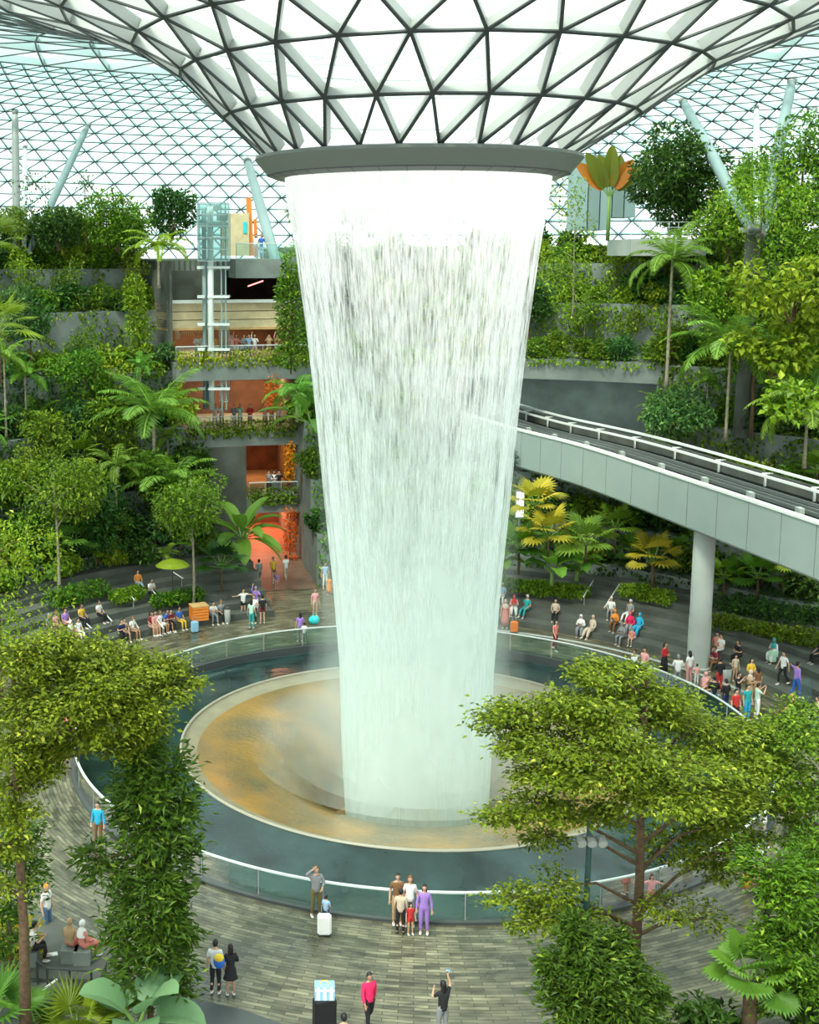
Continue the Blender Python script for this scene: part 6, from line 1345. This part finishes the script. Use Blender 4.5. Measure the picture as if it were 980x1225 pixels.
for lab, px, py, r_, h_, col in (('round grey litter bin among the crowd right of the pier', 868, 815, .28, .85, 'steel_grey'), ('slim grey-green bollard bin beside the group near the path', 272, 745, .18, 1.0, 'steel_grey')):
    p_, z_, e_ = hit(px, py); t = thing('litter_bin', lab, 'bin', (p_[0], p_[1], z_)); m = MB(); m.lathe([(r_ * .9, 0), (r_, .05), (r_, h_ * .85), (.01, h_ * .85)], 24); bld(m, 'body', [col], t, True); m = MB(); m.lathe([(r_ * 1.05, h_ * .85), (r_ * 1.05, h_ * .95), (r_ * .5, h_), (.01, h_)], 24); bld(m, 'lid', ['steel_dark'], t, True)
t = thing('glass_post', 'tall pale green glass panel standing at the right edge of the plaza', 'panel', (0, 0, 0)); p_, z_, e_ = hit(963, 850); t.location = (p_[0], p_[1], z_); m = MB(); m.box((0, 0, .8), (.5, .06, 1.5)); bld(m, 'glass', ['shaft_glass'], t); m = MB(); m.box((0, 0, .04), (.6, .3, .08)); bld(m, 'base', ['steel_grey'], t)
# backpack on the person in the white T-shirt
g_ = G(258, 1189); t = thing('backpack', 'yellow and blue bag carried on the back of the person in a white T-shirt', 'bag', (g_.x + .12, g_.y - .24, 1.0)); v, f_ = ico(3, lambda q: Vector((q.x * .17, q.y * .10, .18 + q.z * .23))); m = MB(); m.add(v, f_); bld(m, 'body', ['blue'], t, True); v, f_ = ico(2, lambda q: Vector((q.x * .15, -.03 + q.y * .09, .30 + q.z * .14))); m = MB(); m.add(v, f_); bld(m, 'flap', ['yellow'], t, True)
g_ = G(529, 1243); d_ = Matrix.Rotation(math.radians(200), 3, 'Z') @ Vector((-.20, -.14, 1.93)); t = thing('phone', 'phone held up by the woman at the bottom centre', 'phone', g_ + d_); m = MB(); m.box((0, 0, 0), (.16, .012, .08)); bld(m, 'case', ['black'], t); m = MB(); m.box((0, -.008, 0), (.145, .004, .07)); bld(m, 'screen', ['lightblue'], t)
# stair handrails on the seating steps
HRL = [((36, 772), (52, 784)), ((61, 764), (76, 775)), ((99, 742), (108, 750)), ((124, 732), (134, 743)), ((158, 738), (166, 752)), ((150, 704), (161, 718)), ((177, 700), (189, 714)), ((184, 737), (196, 752)), ((205, 683), (219, 692)), ((698, 714), (710, 694)), ((723, 727), (741, 699))]
for i, (a_, b_) in enumerate(HRL):
    lo = a_ if a_[1] > b_[1] else b_; hi_ = a_ if lo is b_ else b_
    pA, zA, _ = hit(lo[0], lo[1] + 12); A_ = Vector((pA[0], pA[1], zA)); az = math.atan2(pA[1], pA[0]); rr_ = math.hypot(pA[0], pA[1])
    n = 1.9 if i < 9 else 2.8; B_ = Vector(((rr_ + n) * math.cos(az), (rr_ + n) * math.sin(az), tier_at(rr_ + n, math.degrees(az))[0]))
    top_a = P(lo[0], lo[1], pA[1]); top_b = P(hi_[0], hi_[1], B_.y)
    t = thing('stair_handrail', 'slanting white stair handrail ' + ['at the far left bottom of the left steps', 'in front of the person in navy', 'right of the person in a yellow shirt', 'beside the lone man in a white shirt', 'beside the people in tan', 'high on the left steps beside the hedge', 'beside the man in white high on the left steps', 'between the person in pink and the one in bright blue', 'topmost on the left steps', 'left one of the two on the right steps', 'right one of the two on the right steps'][i], 'railing', A_, group='stair handrails')
    m = MB(); m.tube([top_a - A_, top_b - A_], .035, 6); bld(m, 'rail', ['beam_white'], t)
    for q in (.12, .88):
        c_ = top_a.lerp(top_b, q); zt_, _ = tier_at(math.hypot(c_.x, c_.y), math.degrees(math.atan2(c_.y, c_.x))); m = MB(); m.beam(Vector((c_.x, c_.y, zt_)) - A_, c_ - A_, .04, .04, (0, 1, 0)); bld(m, 'post', ['steel_grey'], t)
# lamp post in the tiered tree
g_ = G(697, 1196); zt_ = P(697, 968, g_.y).z
t = thing('lamp_post', 'dark green lamp post with spotlights standing in the tiered tree', 'lamp post', g_); m = MB(); m.tube([(0, 0, 0), (0, 0, zt_ * .5), (0, 0, zt_)], [.10, .09, .08], 10); m.tube([(0, 0, 0), (0, 0, .12)], .16, 12); bld(m, 'pole', ['pole_green' if 'pole_green' in M else mat('pole_green', (.04, .10, .09), .5).name], t)
for x_ in (-.28, .02, .32):
    z_ = P(697, 1005, g_.y).z; m = MB(); m.tube([(x_, -.28, z_ + .02), (x_, -.02, z_ + .1)], [.15, .10], 12); s_ = bld(m, 'spotlight', ['steel_grey'], t, True); m = MB(); m.tube([(x_, -.30, z_ + .015), (x_, -.285, z_ + .02)], .13, 12); bld(m, 'lens', ['concrete_pale'], s_)
m = MB(); m.box((0, 0, P(697, 1005, g_.y).z + .1), (.9, .06, .06)); bld(m, 'cross_arm', ['steel_grey'], t)
# red lantern-like sign on the right, parasol on the left
g_ = G(938, 1012); zt_ = P(938, 960, g_.y).z; t = thing('sign_stand', 'square orange-red sign on a dark post among the right tree crowns', 'sign', g_); m = MB(); m.box((0, 0, zt_), (.62, .10, .66)); bld(m, 'board', ['orange'], t); m = MB(); m.tube([(0, 0, 0), (0, .0, zt_ - .3)], .05, 8); bld(m, 'post', ['steel_dark'], t)
p_, z_, e_ = hit(207, 722); t = thing('parasol', 'flat yellow-green parasol on a thin dark pole above the left steps', 'umbrella', (p_[0], p_[1], z_)); zt_ = P(207, 668, p_[1]).z - z_
m = MB(); m.lathe([(1.02, zt_ - .42), (.7, zt_ - .2), (.02, zt_)], 12); bld(m, 'canopy', ['parasol' if 'parasol' in M else leafmat('parasol', (.3, .45, .03), (.34, .5, .04)).name], t); m = MB(); m.tube([(0, 0, 0), (0, 0, zt_ + .08)], .035, 8); m.tube([(0, 0, 0), (0, 0, .08)], .25, 12); bld(m, 'pole', ['steel_dark'], t)
# low hedges among the steps
def hedge(label, pts, n, seed, matn='leaf_bright', h=.35, wd=.5):
    r = rg_(seed); bl = []
    P3 = [hit(*q) for q in pts]; P3 = [Vector((p[0], p[1], z)) for p, z, e in P3]; o_ = P3[0]; k = 0
    for a, b in zip(P3[:-1], P3[1:]):
        m_ = max(2, int((b - a).length / .45))
        for i in range(m_): c_ = a.lerp(b, (i + .5) / m_) - o_; bl.append((c_.x + r.uniform(-.15, .15), c_.y + r.uniform(-.15, .15), c_.z + h * .7, wd * r.uniform(.8, 1.2), wd, h * r.uniform(.8, 1.2)))
    t = thing('low_hedge', label, 'hedge', o_); link('foliage', foliage('foliage', bl, n, .2, matn, seed, .55), t); m = MB()
    for b in bl: m.tube([(b[0], b[1], min(b[2] - h * .7, 0)), (b[0] + .05, b[1], b[2])], [.03, .01], 5)
    bld(m, 'stems', ['bark'], t)
hedge('low hedge below the topmost left handrail', [(135, 722), (168, 712)], 1300, 701); hedge('low hedge behind the man in a bright blue shirt', [(188, 730), (240, 722)], 1600, 702, 'leaf_mid'); hedge('low hedge at the back of the left seating steps', [(60, 730), (125, 712)], 1600, 703, 'leaf_mid', .5, .6)
hedge('long low hedge along the back of the right steps beside the waterfall', [(598, 704), (640, 708), (698, 714)], 2600, 704, 'leaf_bright', .4, .6); hedge('low hedge right of the right handrail', [(745, 716), (800, 726)], 1700, 705, 'leaf_bright', .4, .5); hedge('long low hedge right of the pier behind the crowd', [(850, 748), (915, 760), (985, 775)], 3200, 706, 'leaf_mid', .4, .5)
hedge('low hedge high on the right steps at the right edge', [(860, 728), (985, 748)], 2600, 707, 'leaf_dark', .5, .6)
try: S.cycles.transparent_max_bounces = 32
except Exception: pass
